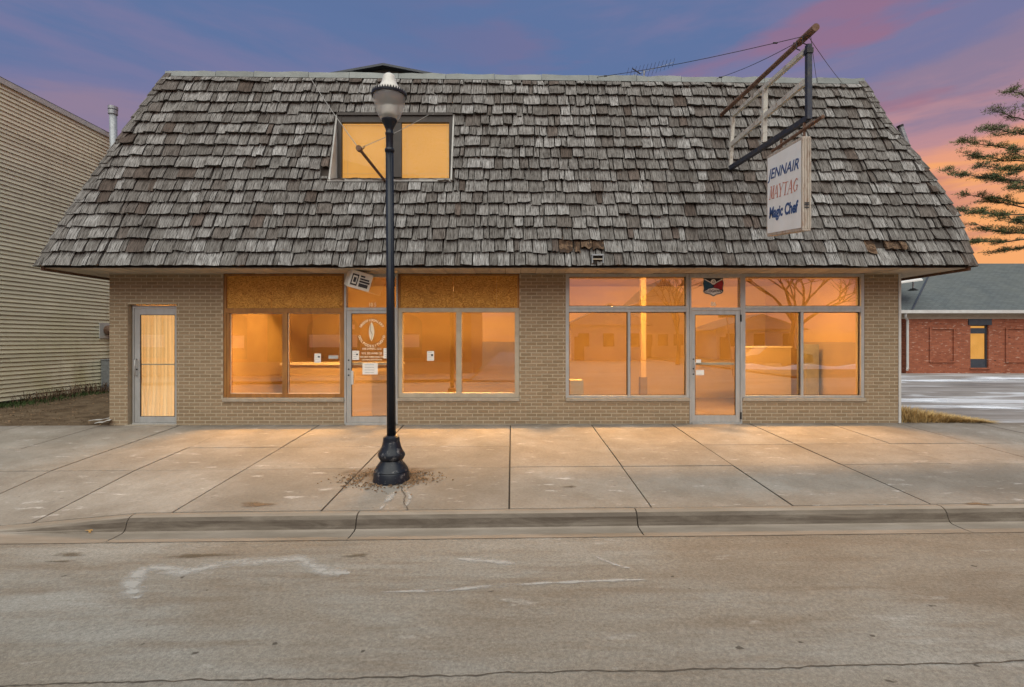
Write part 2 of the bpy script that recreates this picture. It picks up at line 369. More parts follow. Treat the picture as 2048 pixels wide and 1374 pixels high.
# lamp post
g = G('lamp_paint')
f = g.rng(g.noise(16, 8, 0.72), 0.56, 0.66)
sp = g.node('ShaderNodeSeparateXYZ'); g.l.new(g.geo.outputs['Position'], sp.inputs[0])
f2 = g.math('MULTIPLY', f, g.rng(sp.outputs['Z'], 0.75, 0.25))
g.bsdf(g.mix(f2, (0.009, 0.012, 0.019), (0.14, 0.135, 0.135)), 0.38, 0.0, g.bump(g.noise(40, 6), 0.12, 0.005), 0.32)
def clear_mat(name, refl, rough, tint, wob=0.0, frost=None):
    g = G(name)
    tr = g.node('ShaderNodeBsdfTransparent'); tr.inputs[0].default_value = tint + (1,)
    gl = g.node('ShaderNodeBsdfGlossy'); gl.inputs['Roughness'].default_value = rough
    lw = g.node('ShaderNodeLayerWeight'); lw.inputs[0].default_value = 0.5
    schlick = g.math('ADD', g.math('MULTIPLY', g.math('POWER', lw.outputs['Facing'], 5.0), 0.9), 0.04)
    if wob:
        nb = g.bump(g.noise(1.3, 2, 0.4), wob, 0.02); g.l.new(nb, gl.inputs['Normal'])
    mx = g.node('ShaderNodeMixShader'); g.l.new(g.math('MINIMUM', g.math('ADD', schlick, refl), 1.0), mx.inputs[0])
    g.l.new(tr.outputs[0], mx.inputs[1]); g.l.new(gl.outputs[0], mx.inputs[2])
    last = mx.outputs[0]
    if frost:
        df = g.node('ShaderNodeBsdfDiffuse'); df.inputs[0].default_value = frost[1] + (1,)
        tl = g.node('ShaderNodeBsdfTranslucent'); tl.inputs[0].default_value = frost[1] + (1,)
        m1 = g.node('ShaderNodeMixShader'); m1.inputs[0].default_value = 0.5; g.l.new(df.outputs[0], m1.inputs[1]); g.l.new(tl.outputs[0], m1.inputs[2])
        m2 = g.node('ShaderNodeMixShader'); m2.inputs[0].default_value = frost[0]; g.l.new(last, m2.inputs[1]); g.l.new(m1.outputs[0], m2.inputs[2])
        last = m2.outputs[0]
    g.l.new(last, g.out.inputs[0])
clear_mat('window_glass', 0.20, 0.0, (0.97, 0.97, 0.96), 0.02)
clear_mat('plain_glass', -0.032, 0.0, (0.97, 0.97, 0.96), 0.0)
clear_mat('lamp_glass', 0.03, 0.15, (0.97, 0.97, 0.96), 0.0, (0.27, (0.95, 0.95, 0.92)))
simple('opal', (0.60, 0.59, 0.55), (0.48, 0.46, 0.42), 9, 0.5, bump=0.05)
# interior
simple('room_wall', (0.58, 0.42, 0.21), (0.52, 0.375, 0.185), 1.5, 0.9, bump=0)
simple('room_floor', (0.32, 0.22, 0.11), (0.27, 0.185, 0.09), 2.5, 0.6, bump=0)
simple('room_ceiling', (0.50, 0.38, 0.22), (0.44, 0.33, 0.19), 1.2, 0.9, bump=0)
simple('counter_top', (0.90, 0.80, 0.62), rough=0.5, bump=0)
simple('counter_panel', (0.50, 0.38, 0.22), (0.45, 0.34, 0.19), 2, 0.6, bump=0)
simple('post_wood', (0.66, 0.48, 0.24), (0.55, 0.39, 0.18), 4, 0.7, stretch=(5, 5, 0.6), bump=0.1)
simple('mid_brown', (0.25, 0.17, 0.09), rough=0.8)
simple('carton', (0.80, 0.68, 0.40), (0.72, 0.60, 0.35), 6, 0.8)
simple('added_diffuser', (0.9, 0.8, 0.6), rough=0.5, bump=0, emis=(1.0, 0.66, 0.30), estr=3.0)
g = G('curtain')  # cloth emits by itself, in place of lamp light coming through
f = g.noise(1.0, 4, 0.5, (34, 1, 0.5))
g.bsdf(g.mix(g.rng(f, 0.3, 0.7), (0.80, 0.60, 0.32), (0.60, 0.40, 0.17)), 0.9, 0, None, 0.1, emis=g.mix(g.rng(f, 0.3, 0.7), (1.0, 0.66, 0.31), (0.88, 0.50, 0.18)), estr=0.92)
g = G('roller_shade')     # fabric blind; the glow of a lit room is its own emission
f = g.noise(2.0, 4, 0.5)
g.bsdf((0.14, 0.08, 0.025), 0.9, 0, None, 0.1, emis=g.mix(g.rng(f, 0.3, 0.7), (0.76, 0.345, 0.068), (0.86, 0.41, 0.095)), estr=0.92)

# ------------------------------------------------------------------ mesh helpers
LOC = {}
class MB:
    def __init__(s): s.v, s.f, s.t, s.uv = [], [], [], []
    def face(s, pts, tint=0.5, uvs=None):
        i = len(s.v); s.v += [tuple(p) for p in pts]; s.f.append(list(range(i, i + len(pts)))); s.t.append(tint)
        s.uv.append(uvs or [(0, 0)] * len(pts)); return s
    def hexa(s, p, tint=0.5, uvs=None):   # 8 points: bottom 4 ccw, top 4 ccw
        i = len(s.v); s.v += [tuple(q) for q in p]
        for q in ((0, 3, 2, 1), (4, 5, 6, 7), (0, 1, 5, 4), (1, 2, 6, 5), (2, 3, 7, 6), (3, 0, 4, 7)):
            s.f.append([i + a for a in q]); s.t.append(tint); s.uv.append([uvs[a] for a in q] if uvs else [(0, 0)] * 4)
        return s
    def box(s, x0, x1, y0, y1, z0, z1, tint=0.5):
        return s.hexa([(x0, y0, z0), (x1, y0, z0), (x1, y1, z0), (x0, y1, z0), (x0, y0, z1), (x1, y0, z1), (x1, y1, z1), (x0, y1, z1)], tint)
    def frame(s, x0, x1, z0, z1, w, y0, y1, wt=None, wb=None):    # rectangular frame in the facade plane
        wt = w if wt is None else wt; wb = w if wb is None else wb
        s.box(x0, x0 + w, y0, y1, z0, z1); s.box(x1 - w, x1, y0, y1, z0, z1)
        s.box(x0 + w, x1 - w, y0 + .002, y1, z1 - wt, z1); s.box(x0 + w, x1 - w, y0 + .002, y1, z0, z0 + wb)
        return s
    def bar(s, a, b, w, h, up=(0, 0, 1), tint=0.5):
        a, b = Vector(a), Vector(b); d = (b - a).normalized(); sdv = d.cross(Vector(up))
        if sdv.length < 1e-4: sdv = d.cross(Vector((1, 0, 0)))
        sdv.normalize(); u = sdv.cross(d).normalized(); q = []
        for c in (a, b):
            for x, y in ((-1, -1), (1, -1), (1, 1), (-1, 1)): q.append(c + sdv * x * w / 2 + u * y * h / 2)
        return s.hexa([q[0], q[1], q[5], q[4], q[3], q[2], q[6], q[7]], tint)
    def tube(s, pts, r, n=8, tint=0.5, cap=True):
        pts = [Vector(p) for p in pts]; rs = r if isinstance(r, (list, tuple)) else [r] * len(pts); rings = []
        for i, p in enumerate(pts):
            d = (pts[min(i + 1, len(pts) - 1)] - pts[max(i - 1, 0)]).normalized()
            ref = Vector((0, 0, 1)) if abs(d.z) < 0.9 else Vector((1, 0, 0))
            a = d.cross(ref).normalized(); b_ = d.cross(a); k = len(s.v)
            for j in range(n):
                th = 2 * math.pi * j / n; s.v.append(tuple(p + (a * math.cos(th) + b_ * math.sin(th)) * rs[i]))
            rings.append(k)
        for q in range(len(rings) - 1):
            for j in range(n):
                s.f.append([rings[q] + j, rings[q] + (j + 1) % n, rings[q + 1] + (j + 1) % n, rings[q + 1] + j]); s.t.append(tint); s.uv.append([(0, 0)] * 4)
        if cap:
            for k in (rings[0], rings[-1]):
                s.f.append([k + j for j in range(n)]); s.t.append(tint); s.uv.append([(0, 0)] * n)
        return s
    def lathe(s, prof, c=(0, 0, 0), n=32, flute=0.0, nf=16):
        rings = []
        for r, z in prof:
            k = len(s.v); rings.append(k)
            for j in range(n):
                th = 2 * math.pi * j / n; rr = r * (1 + flute * math.cos(nf * th))
                s.v.append((c[0] + rr * math.cos(th), c[1] + rr * math.sin(th), c[2] + z))
        for q in range(len(rings) - 1):
            for j in range(n):
                s.f.append([rings[q] + j, rings[q] + (j + 1) % n, rings[q + 1] + (j + 1) % n, rings[q + 1] + j]); s.t.append(0.5); s.uv.append([(0, 0)] * 4)
        for k, flip in ((rings[0], 1), (rings[-1], 0)):
            q = [k + j for j in range(n)]; s.f.append(q[::-1] if flip else q); s.t.append(0.5); s.uv.append([(0, 0)] * n)
        return s
    def mesh(s, name, mat, smooth=False):
        me = bpy.data.meshes.new(name); me.from_pydata(s.v, [], s.f)
        a = me.attributes.new('tint', 'FLOAT', 'FACE'); a.data.foreach_set('value', s.t)
        u = me.uv_layers.new(name='uv'); flat = [c for f in s.uv for p in f for c in p]; u.data.foreach_set('uv', flat)
        me.materials.append(MATS[mat] if isinstance(mat, str) else mat)
        if smooth: me.polygons.foreach_set('use_smooth', [True] * len(me.polygons))
        me.update(); return me
    def build(s, name, mat, parent=None, smooth=False, **props):
        return link(name, s.mesh(name, mat, smooth), parent, **props)
def link(name, me, parent=None, loc=None, **props):
    o = bpy.data.objects.new(name, me); col.objects.link(o)
    if loc: o.location = loc
    if parent is not None:
        o.parent = parent; o.matrix_parent_inverse = LOC.get(parent.name, Matrix()).inverted()
    LOC[o.name] = Matrix.Translation(loc) if loc else Matrix()
    for k_, v_ in props.items(): o[k_] = v_
    return o
def thing(name, loc, label, category, group=None):
    o = bpy.data.objects.new(name, None); o.location = loc; col.objects.link(o); LOC[o.name] = Matrix.Translation(loc)
    o['label'] = label; o['category'] = category
    if group: o['group'] = group
    return o
def bevel(o, w=0.004, n=2):
    m = o.modifiers.new('bevel', 'BEVEL'); m.width = w; m.segments = n; m.limit_method = 'ANGLE'; return o
def text(body, size, mat, parent, M, name='lettering', shear=0.0, ext=0.001, sx=1.0, align='CENTER', bold=0.0):
    cu = bpy.data.curves.new('txt', 'FONT'); cu.body = body; cu.size = size; cu.extrude = ext; cu.shear = shear
    cu.align_x = align; cu.align_y = 'CENTER'; cu.offset = bold; cu.resolution_u = 3
    to = bpy.data.objects.new('txt', cu); col.objects.link(to)
    me = bpy.data.meshes.new_from_object(to); bpy.data.objects.remove(to)
    me.materials.clear(); me.materials.append(MATS[mat]); me.transform(M @ Matrix.Diagonal((sx, 1, 1, 1)))
    return link(name, me, parent)
FRONT = lambda x, y, z, roll=0: Matrix.Translation((x, y, z)) @ Matrix.Rotation(R(90), 4, 'X') @ Matrix.Rotation(roll, 4, 'Z')
rnd = random.Random(3)
U = rnd.uniform

# ================================================================== GROUND
def sheet(name, x0, x1, y0, y1, zf, mat, step=1.0, **k):
    m = MB(); nx = max(1, int((x1 - x0) / step)); ny = max(1, int((y1 - y0) / step))
    xs = [x0 + (x1 - x0) * i / nx for i in range(nx + 1)]; ys = [y0 + (y1 - y0) * j / ny for j in range(ny + 1)]
    m.v = [(x, y, zf(x, y)) for y in ys for x in xs]
    for j in range(ny):
        for i in range(nx):
            a = j * (nx + 1) + i; m.f.append([a, a + 1, a + nx + 2, a + nx + 1]); m.t.append(.5); m.uv.append([(0, 0)] * 4)
    return m.build(name, mat, smooth=True, **k)
S = 'structure'
sheet('terrain', -600, 600, -600, 900, lambda x, y: -0.62, 'turf', 100, kind=S)
sheet('road', -45, 45, -14.3, -4.68, rz, 'road_surface', 0.6, kind=S)
def dirt_z(x, y): return 0.003 * x - 0.015 + 0.035 * math.sin(x * 1.7 + y) * math.sin(y * 1.3) + min(0.12, max(0, y) * 0.03)
sheet('dirt_yard', -13.5, -7.4, 0.02, 16, dirt_z, 'dirt', 0.35, kind=S)
lotz = lambda x, y: 0.02 + min(0.0, -0.01 * (y - 1))
sheet('parking_lot', 7.2, 60, 0.03, 19, lotz, 'lot_asphalt', 1.2, kind=S)

walk = bpy.data.objects.new('sidewalk', None); col.objects.link(walk); walk['kind'] = S; LOC['sidewalk'] = Matrix()
sheet_under = MB()
XB = [-17, -15.4, -13.9, -12.4, -10.8, -9.3, -7.8, -6.3, -5.15, -3.65, -2.05, -0.03, 1.5, 3.02, 4.5, 6.0, 7.3, 8.8, 10.3, 11.8, 13.3, 14.8, 16.3]
YB = [0.0, -1.62, -2.76, -4.26]
def slab(x0, x1, y0, y1, jx, jy):
    m = MB(); nx, ny = 4, 3; tn = rnd.random(); dz = U(-0.004, 0.004)
    xa, xb, ya, yb = x0 + jx / 2, x1 - jx / 2, y0 - jy / 2, y1 + jy / 2
    P = lambda i, j, low=0: (xa + (xb - xa) * i / nx, ya + (yb - ya) * j / ny, gz(xa + (xb - xa) * i / nx, ya + (yb - ya) * j / ny) + dz - low)
    for j in range(ny):
        for i in range(nx): m.face([P(i, j + 1), P(i + 1, j + 1), P(i + 1, j), P(i, j)], tn)
    for i in range(nx):
        m.face([P(i, 0), P(i + 1, 0), P(i + 1, 0, .06), P(i, 0, .06)], tn); m.face([P(i + 1, ny), P(i, ny), P(i, ny, .06), P(i + 1, ny, .06)], tn)
    for j in range(ny):
        m.face([P(0, j + 1), P(0, j), P(0, j, .06), P(0, j + 1, .06)], tn); m.face([P(nx, j), P(nx, j + 1), P(nx, j + 1, .06), P(nx, j, .06)], tn)
    m.build('slab', 'concrete', walk)
for r_ in range(3):
    for i in range(len(XB) - 1):
        x0, x1 = XB[i], XB[i + 1]
        if r_ == 2 and x1 == 6.0: x1 = 7.3
        if r_ == 2 and x0 == 6.0: continue
        slab(x0, x1, YB[r_], YB[r_ + 1], 0.020, 0.005 if r_ == 0 else 0.014)
m = MB()
for i in range(60):
    x0, x1 = -17 + i * .56, -17 + (i + 1) * .56
    for j in range(6):
        y0, y1 = -4.3 + j * .72, -4.3 + (j + 1) * .72
        m.face([(x0, y0, gz(x0, y0) - .035), (x1, y0, gz(x1, y0) - .035), (x1, y1, gz(x1, y1) - .035), (x0, y1, gz(x0, y1) - .035)])
m.build('joint_bed', 'crack_fill', walk)

kerb = bpy.data.objects.new('kerb', None); col.objects.link(kerb); kerb['kind'] = S; LOC['kerb'] = Matrix()
KX = [-17, -13.5, -10.4, -7.2, -4.03, -1.63, 1.31, 4.55, 7.7, 10.8, 13.9, 17]
KP = [(-4.272, 0.0, 0), (-4.33, 0.002, 0), (-4.375, -0.012, .1), (-4.405, -0.045, .3), (-4.425, -0.10, .8), (-4.445, -0.128, 1), (-4.475, -0.138, 1), (-4.60, -0.140, 1), (-4.715, -0.135, 1)]
for i in range(len(KX) - 1):
    m = MB(); x0, x1 = KX[i] + .007, KX[i + 1] - .007; n = 8
    rows = []
    for q in range(n + 1):
        x = x0 + (x1 - x0) * q / n; top = gz(x, -4.27); g0 = -0.355 + 0.0115 * x
        h = max(0.015, top - g0)
        rows.append([(x, y, g0 + h * (1 + z / 0.138) if z > -0.138 else g0 + (z + 0.138) * 1.0) for y, z, w_ in KP])
    for q in range(n):
        for p in range(len(KP) - 1):
            m.face([rows[q][p + 1], rows[q + 1][p + 1], rows[q + 1][p], rows[q][p]])
    for rr in (rows[0], rows[-1]):
        m.face([rr[0], *rr[1:], (rr[0][0], -4.715, -.62), (rr[0][0], -4.272, -.62)])
    o = m.build('kerb_stone', 'kerb_concrete', kerb)
m = MB()
for i in range(34): m.face([(-17 + i, -4.72, rz(-17 + i, -4.72) - .03), (-16 + i, -4.72, rz(-16 + i, -4.72) - .03), (-16 + i, -4.26, rz(-16 + i, -4.72) - .03), (-17 + i, -4.26, rz(-17 + i, -4.72) - .03)])
m.build('joint_bed', 'crack_fill', kerb)
road = bpy.data.objects['road']
def ribbon(name, pts, w, mat, parent, zf, lift=0.004, jit=0.4, step=0.05):
    m = MB(); q = []
    for a, b in zip(pts[:-1], pts[1:]):
        n = max(1, int((Vector(b) - Vector(a)).length / step))
        for i in range(n): q.append(Vector(a).lerp(Vector(b), i / n))
    q.append(Vector(pts[-1])); prev = None; wob = 0
    for i, p in enumerate(q):
        d = (q[min(i + 1, len(q) - 1)] - q[max(i - 1, 0)]); nrm = Vector((-d.y, d.x)).normalized() if d.length else Vector((0, 1))
        wob = wob * .8 + U(-1, 1) * w * jit; ww = w * U(.35, 1.0)
        a, b = p + nrm * (wob + ww / 2), p + nrm * (wob - ww / 2)
        cur = ((a.x, a.y, zf(a.x, a.y) + lift), (b.x, b.y, zf(b.x, b.y) + lift))
        if prev: m.face([prev[1], cur[1], cur[0], prev[0]])
        prev = cur
    return m.build(name, mat, parent)
def gpt(px, py, zg):     # a point on flat ground at height zg
    d = (CAMZ - zg) * F / (py - HY); return ((px - 1024) / F * d, d - CAMD)
ribbon('crack', [gpt(x_, y_, -.30) for x_, y_ in ((-40, 1358), (200, 1354), (560, 1350), (900, 1347), (1060, 1342), (1400, 1340), (1750, 1336), (2090, 1331))], 0.015, 'crack_fill', road, rz, 0.003, .5, .03)
ribbon('crack', [gpt(x_, y_, -.19) for x_, y_ in ((788, 962), (800, 975), (812, 990), (810, 1002), (815, 1014))], 0.016, 'crack_fill', walk, gz, .007, .5, .02)
ribbon('crack', [(-17, -4.725), (17, -4.725)], 0.014, 'crack_fill', road, rz, .004, .15, .06)
def blob(name, px, py, rx, ry, mat, parent, zf, zg, lift=0.004, n=28, rings=5):
    c = gpt(px, py, zg); m = MB(); ph = [U(0, 6.28) for _ in range(4)]
    rad = lambda th: 1 + .22 * math.sin(2 * th + ph[0]) + .16 * math.sin(3 * th + ph[1]) + .1 * math.sin(5 * th + ph[2])
    P = lambda k, j: (lambda th, q: (c[0] + rx * q * rad(th) * math.cos(th), c[1] + ry * q * rad(th) * math.sin(th)))(2 * math.pi * j / n, k / rings)
    for k in range(rings):
        for j in range(n):
            p = [P(k, j), P(k + 1, j), P(k + 1, j + 1), P(k, j + 1)]; u = [k / rings, (k + 1) / rings, (k + 1) / rings, k / rings]
            if k == 0: p, u = p[1:], u[1:]; p[-1] = c; u[-1] = 0
            m.face([(a, b, zf(a, b) + lift) for a, b in p], .5, [(q, 0) for q in u])
    return m.build(name, mat, parent)
def streak(name, pix, w, mat, parent, zf, zg, lift=0.005):
    pts = [Vector(gpt(a, b, zg)) for a, b in pix]; m = MB(); q = []
    for i in range(len(pts) - 1):
        p0, p1, p2, p3 = pts[max(i - 1, 0)], pts[i], pts[i + 1], pts[min(i + 2, len(pts) - 1)]
        for s_ in range(8):
            t_ = s_ / 8; q.append(.5 * ((2 * p1) + (p2 - p0) * t_ + (2 * p0 - 5 * p1 + 4 * p2 - p3) * t_ * t_ + (3 * p1 - p0 - 3 * p2 + p3) * t_ ** 3))
    q.append(pts[-1]); prev = None
    for i, p in enumerate(q):
        d = q[min(i + 1, len(q) - 1)] - q[max(i - 1, 0)]; nr = Vector((-d.y, d.x)).normalized(); ww = w * U(.7, 1.2) * min(1, .3 + min(i, len(q) - 1 - i) / 6)
        cur = [p + nr * ww, p, p - nr * ww]
        if prev:
            for a, b, ua, ub in ((0, 1, 1, 0), (1, 2, 0, 1)):
                m.face([(v.x, v.y, zf(v.x, v.y) + lift) for v in (prev[a], cur[a], cur[b], prev[b])], .5, [(ua, 0), (ua, 0), (ub, 0), (ub, 0)])
        prev = cur
    return m.build(name, mat, parent)
streak('salt_stain', [(275, 1190), (262, 1165), (275, 1140), (300, 1125), (340, 1130), (375, 1135), (415, 1125), (470, 1118), (520, 1115), (560, 1112), (600, 1110), (625, 1125), (650, 1138), (700, 1142)], .10, 'salt_mark', road, rz, -.33)
streak('salt_stain', [(915, 1114), (960, 1118), (1000, 1122), (1030, 1126)], .06, 'salt_mark', road, rz, -.33)
streak('salt_stain', [(760, 1180), (900, 1176), (1020, 1168), (1180, 1162), (1290, 1160)], .035, 'salt_mark', road, rz, -.32)
streak('salt_stain', [(1190, 1112), (1230, 1130), (1260, 1138)], .03, 'salt_mark', road, rz, -.33)
for px_, py_, rx_, ry_ in ((135, 1098, .22, .05), (400, 1103, .30, .06), (712, 1107, .14, .05), (120, 1112, .12, .03)):
    blob('oil_stain', px_, py_, rx_, ry_, 'damp_mark', road, rz, -.34)
streak('salt_stain', [(815, 985), (820, 995), (812, 1010)], .035, 'salt_mark', walk, gz, -.2, .008)
streak('salt_stain', [(790, 985), (775, 1000), (760, 1015)], .05, 'salt_mark', walk, gz, -.2, .008)
blob('dirt_stain', 782, 948, .72, .36, 'dirt_mark', walk, gz, -.16, .007)
blob('dirt_stain', 512, 1004, .18, .10, 'dirt_mark', walk, gz, -.2, .007)
blob('dirt_stain', 1140, 974, .09, .05, 'damp_mark', walk, gz, -.17, .007)
blob('dirt_stain', 1955, 998, .16, .05, 'dirt_mark', walk, gz, -.1, .007)
blob('silt_stain', 180, 1063, .75, .05, 'damp_mark', kerb, lambda x, y: -0.355 + 0.0115 * x, -.4, .006)
blob('silt_stain', 60, 1062, .5, .05, 'damp_mark', kerb, lambda x, y: -0.355 + 0.0115 * x, -.4, .006)

# loose chips round the lamp foot, dry grass, weeds
def scatter(name, n, fn, mat, label, cat):
    m = MB()
    for _ in range(n): fn(m)
    return m.build(name, mat, None, kind='stuff', label=label, category=cat)
def chip(m):
    th = U(0, 6.28); r = 0.23 + abs(rnd.gauss(0, .16)); x, y = -1.53 + r * 1.35 * math.cos(th) - .06, -3.25 + r * .8 * math.sin(th)
    l, w, a = U(.008, .035), U(.004, .012), U(0, 3.14); z = gz(x, y) + .008
    dx, dy = math.cos(a) * l, math.sin(a) * l; ex, ey = -math.sin(a) * w, math.cos(a) * w
    m.hexa([(x, y, z), (x + dx, y + dy, z), (x + dx + ex, y + dy + ey, z), (x + ex, y + ey, z)] + [(x + p, y + q, z + U(.004, .012)) for p, q in ((0, 0), (dx, dy), (dx + ex, dy + ey), (ex, ey))], rnd.random())
scatter('wood_chips', 600, chip, 'mulch', 'brown wood chips and dead leaves scattered round the lamp foot', 'debris')
def blade(m, x, y, z, h, lean, w=.006, tint=None):
    a = U(0, 6.28); dx, dy = math.cos(a), math.sin(a); t_ = rnd.random() if tint is None else tint
    p0 = Vector((x, y, z)); p1 = p0 + Vector((dx * lean * .4, dy * lean * .4, h * .65)); p2 = p0 + Vector((dx * lean, dy * lean, h))
    s_ = Vector((-dy, dx, 0)) * w
    m.face([p0 - s_, p0 + s_, p1 + s_ * .8, p1 - s_ * .8], t_); m.face([p1 - s_ * .8, p1 + s_ * .8, p2], t_)
def dry(m):
    u = rnd.random(); x = 7.42 + u * 1.75; y = U(.03, .22 + (1 - u) * 1.0); blade(m, x, y, .0, U(.10, .34) * (1.15 - u), U(.08, .32))
scatter('dry_grass', 4500, dry, 'dry_grass', 'tuft of straw coloured dry grass at the right corner of the shop', 'grass')
def weed(m):
    y = U(3.0, 7.5); x = -12.42 + abs(rnd.gauss(0, .28)); blade(m, x, y, dirt_z(x, y), U(.05, .35), U(.05, .35), .007)
scatter('dead_weeds', 900, weed, 'weed', 'brown dead weeds along the foot of the cream siding wall', 'weeds')
def grn(m):
    y = U(2.0, 5.2); x = -12.35 + abs(rnd.gauss(0, .35)); blade(m, x, y, dirt_z(x, y), U(.03, .10), U(.02, .06), .006)
scatter('green_grass', 1500, grn, 'green_grass', 'short green grass at the foot of the cream siding wall', 'grass')
def litter(m):
    x, y = U(-11.5, -7.8), U(.1, 4.5); z = dirt_z(x, y) + .004; a = U(0, 6.28); l = U(.015, .05)
    m.face([(x, y, z), (x + l * math.cos(a), y + l * math.sin(a), z + U(0, .02)), (x + l * math.cos(a + 1), y + l * math.sin(a + 1), z + U(0, .02))], rnd.random())
scatter('leaf_litter', 900, litter, 'mulch', 'dead leaves strewn over the bare dirt beside the shop', 'leaves')
c = gpt(181, 1064, -.40)
lf_ = thing('fallen_leaf', (c[0], c[1], -.36), 'single tan fallen leaf lying in the gutter by the kerb', 'leaf')
m = MB(); zl = -0.355 + .0115 * c[0] + .02
rim = [(c[0] + r_ * math.cos(a_), c[1] + r_ * .8 * math.sin(a_), zl + .012 * math.sin(a_ * 2)) for a_, r_ in ((R(k_ * 36), (.055, .024)[k_ % 2]) for k_ in range(10))]
for k_ in range(10): m.face([(c[0], c[1], zl + .012), rim[k_], rim[(k_ + 1) % 10]])
m.build('blade', 'leaf', lf_); MB().tube([(c[0], c[1], zl + .012), (c[0] + .05, c[1] - .06, zl)], .003, 4).build('stalk', 'leaf', lf_)
pl = bpy.data.objects['parking_lot']
for px_, py_, rx_, ry_ in ((1870, 757, 2.6, 1.1), (2010, 752, 2.5, 1.2), (1850, 800, .9, .5), (1960, 815, 1.2, .4), (1815, 826, .5, .2)):
    blob('snow_patch', px_, py_, rx_, ry_, 'snow_mark', pl, lotz, 0.0, .006)

# ================================================================== THE SHOP
XL, XR = FX(219), FX(1796.5)
shop = thing('shop_building', (0, 0, 0), 'low tan brick shop with big lit windows under a grey shake mansard roof', 'building')
TH = 0.22           # wall thickness
Z0, ZT = -0.10, FZ(545)
SEG = [(219, 255.5, Z0, ZT), (255.5, 353, FZ(608), ZT), (353, 446, Z0, ZT), (446, 688.5, Z0, FZ(803)), (795.5, 1039, Z0, FZ(802)),
       (1039, 1131.5, Z0, ZT), (1131.5, 1379, Z0, FZ(802)), (1484.5, 1729, Z0, FZ(802)), (1729, 1796.5, Z0, ZT)]
m = MB()
for a, b, z0, z1 in SEG: m.box(FX(a), FX(b), 0.0, TH, z0, z1)
m.box(XL, XL + TH, TH, 9.0, Z0, ZT); m.box(XR - TH, XR, TH, 9.0, Z0, ZT); m.box(XL + TH, XR - TH, 8.8, 9.0, Z0, ZT)
wall = m.build('wall', 'mortar', shop)
# bricks: courses over the whole front, clipped to the wall
CH, BL, J = 0.0677, 0.2032, 0.013
bricks = []
nc = int((ZT - 0.0) / CH)
for c in range(-1, nc + 1):
    z0, z1 = c * CH + 0.012, (c + 1) * CH - J + 0.012
    zc = (z0 + z1) / 2
    iv = sorted((FX(a), FX(b)) for a, b, s0, s1 in SEG if s0 <= zc <= s1)
    mg = []
    for a, b in iv:
        if mg and a - mg[-1][1] < 1e-4: mg[-1][1] = b
        else: mg.append([a, b])
    for a, b in mg:
        off = XL - BL / 2 * (c % 2)
        k_ = int((a - off) / BL) - 1
        while off + k_ * BL < b:
            x0, x1 = max(a, off + k_ * BL), min(b, off + (k_ + 1) * BL - J)
            # bricks are cut at the foot of openings above sills
            if x1 - x0 > 0.03: bricks.append((x0, x1, z0, min(z1, ZT - .004)))
            k_ += 1
def sill_cut(b): return b
full = [b for b in bricks if abs((b[1] - b[0]) - (BL - J)) < 1e-4 and b[3] - b[2] > .05]
full.sort(key=lambda b: ((b[0] + b[1]) / 2) ** 2 + (((b[2] + b[3]) / 2) - CAMZ) ** 2)
own = set(full[:300])
def brick_mb(w, h, tint, x=0, z=0, mb=None):
    mb = mb or MB(); e = .004; y = -0.004
    p = [(x, 0.001, z), (x + w, 0.001, z), (x + w, 0.001, z + h), (x, 0.001, z + h), (x + e, y, z + e), (x + w - e, y, z + e), (x + w - e, y, z + h - e), (x + e, y, z + h - e)]
    i = len(mb.v); mb.v += p
    for q in ((4, 5, 6, 7), (0, 1, 5, 4), (1, 2, 6, 5), (2, 3, 7, 6), (3, 0, 4, 7)): mb.f.append([i + a for a in q]); mb.t.append(tint); mb.uv.append([(0, 0)] * 4)
    return mb
variants = [brick_mb(BL - J, CH - J, (k_ + .5) / 10).mesh('brick', 'tan_brick') for k_ in range(10)]
rest = MB()
for b in bricks:
    if b in own: link('brick', rnd.choice(variants), wall, (b[0], U(-.0015, .0015), b[2]))
    else: brick_mb(b[1] - b[0], b[3] - b[2], rnd.random(), b[0], b[2], rest)
rest.build('brick_courses', 'tan_brick', wall, kind='stuff')
MB().box(XR - .002, XR + .045, -.016, .06, 0.0, ZT).build('corner_trim', 'white_trim', shop)
MB().box(FX(253), FX(356), -.05, .2, -.09, FZ(849)).build('door_step', 'stone_sill', shop)
# shadow under the soffit over the storefront, put in as a dark strip
MB().box(FX(446), FX(1729), -.012, .16, FZ(547), FZ(541) - .01).build('soffit_shade_strip', 'dark_brown', shop)
MB().box(XL + .01, XR - .01, .012, .162, FZ(541) - .008, 3.16).build('light_leak_board', 'dark_brown', shop)  # added unseen board, keeps lamp light from leaking out above the wall

# --- windows (frame mesh with panes, boards and sill as sub-parts)
def rect(px0, px1, py0, py1): return FX(px0), FX(px1), FZ(py1), FZ(py0)
def pane(par, px0, px1, py0, py1, y=0.075):
    x0, x1, z0, z1 = rect(px0, px1, py0, py1)
    return MB().box(x0, x1, y, y + .008, z0, z1).build('pane', 'window_glass', par)
def pbox(m, px0, px1, py0, py1, y0, y1): x0, x1, z0, z1 = rect(px0, px1, py0, py1); m.box(x0, x1, y0, y1, z0, z1); return m
def sill(par, px0, px1, py0, py1):
    o = pbox(MB(), px0, px1, py0, py1, -.035, .2).build('sill', 'stone_sill', par); bevel(o, .006); return o
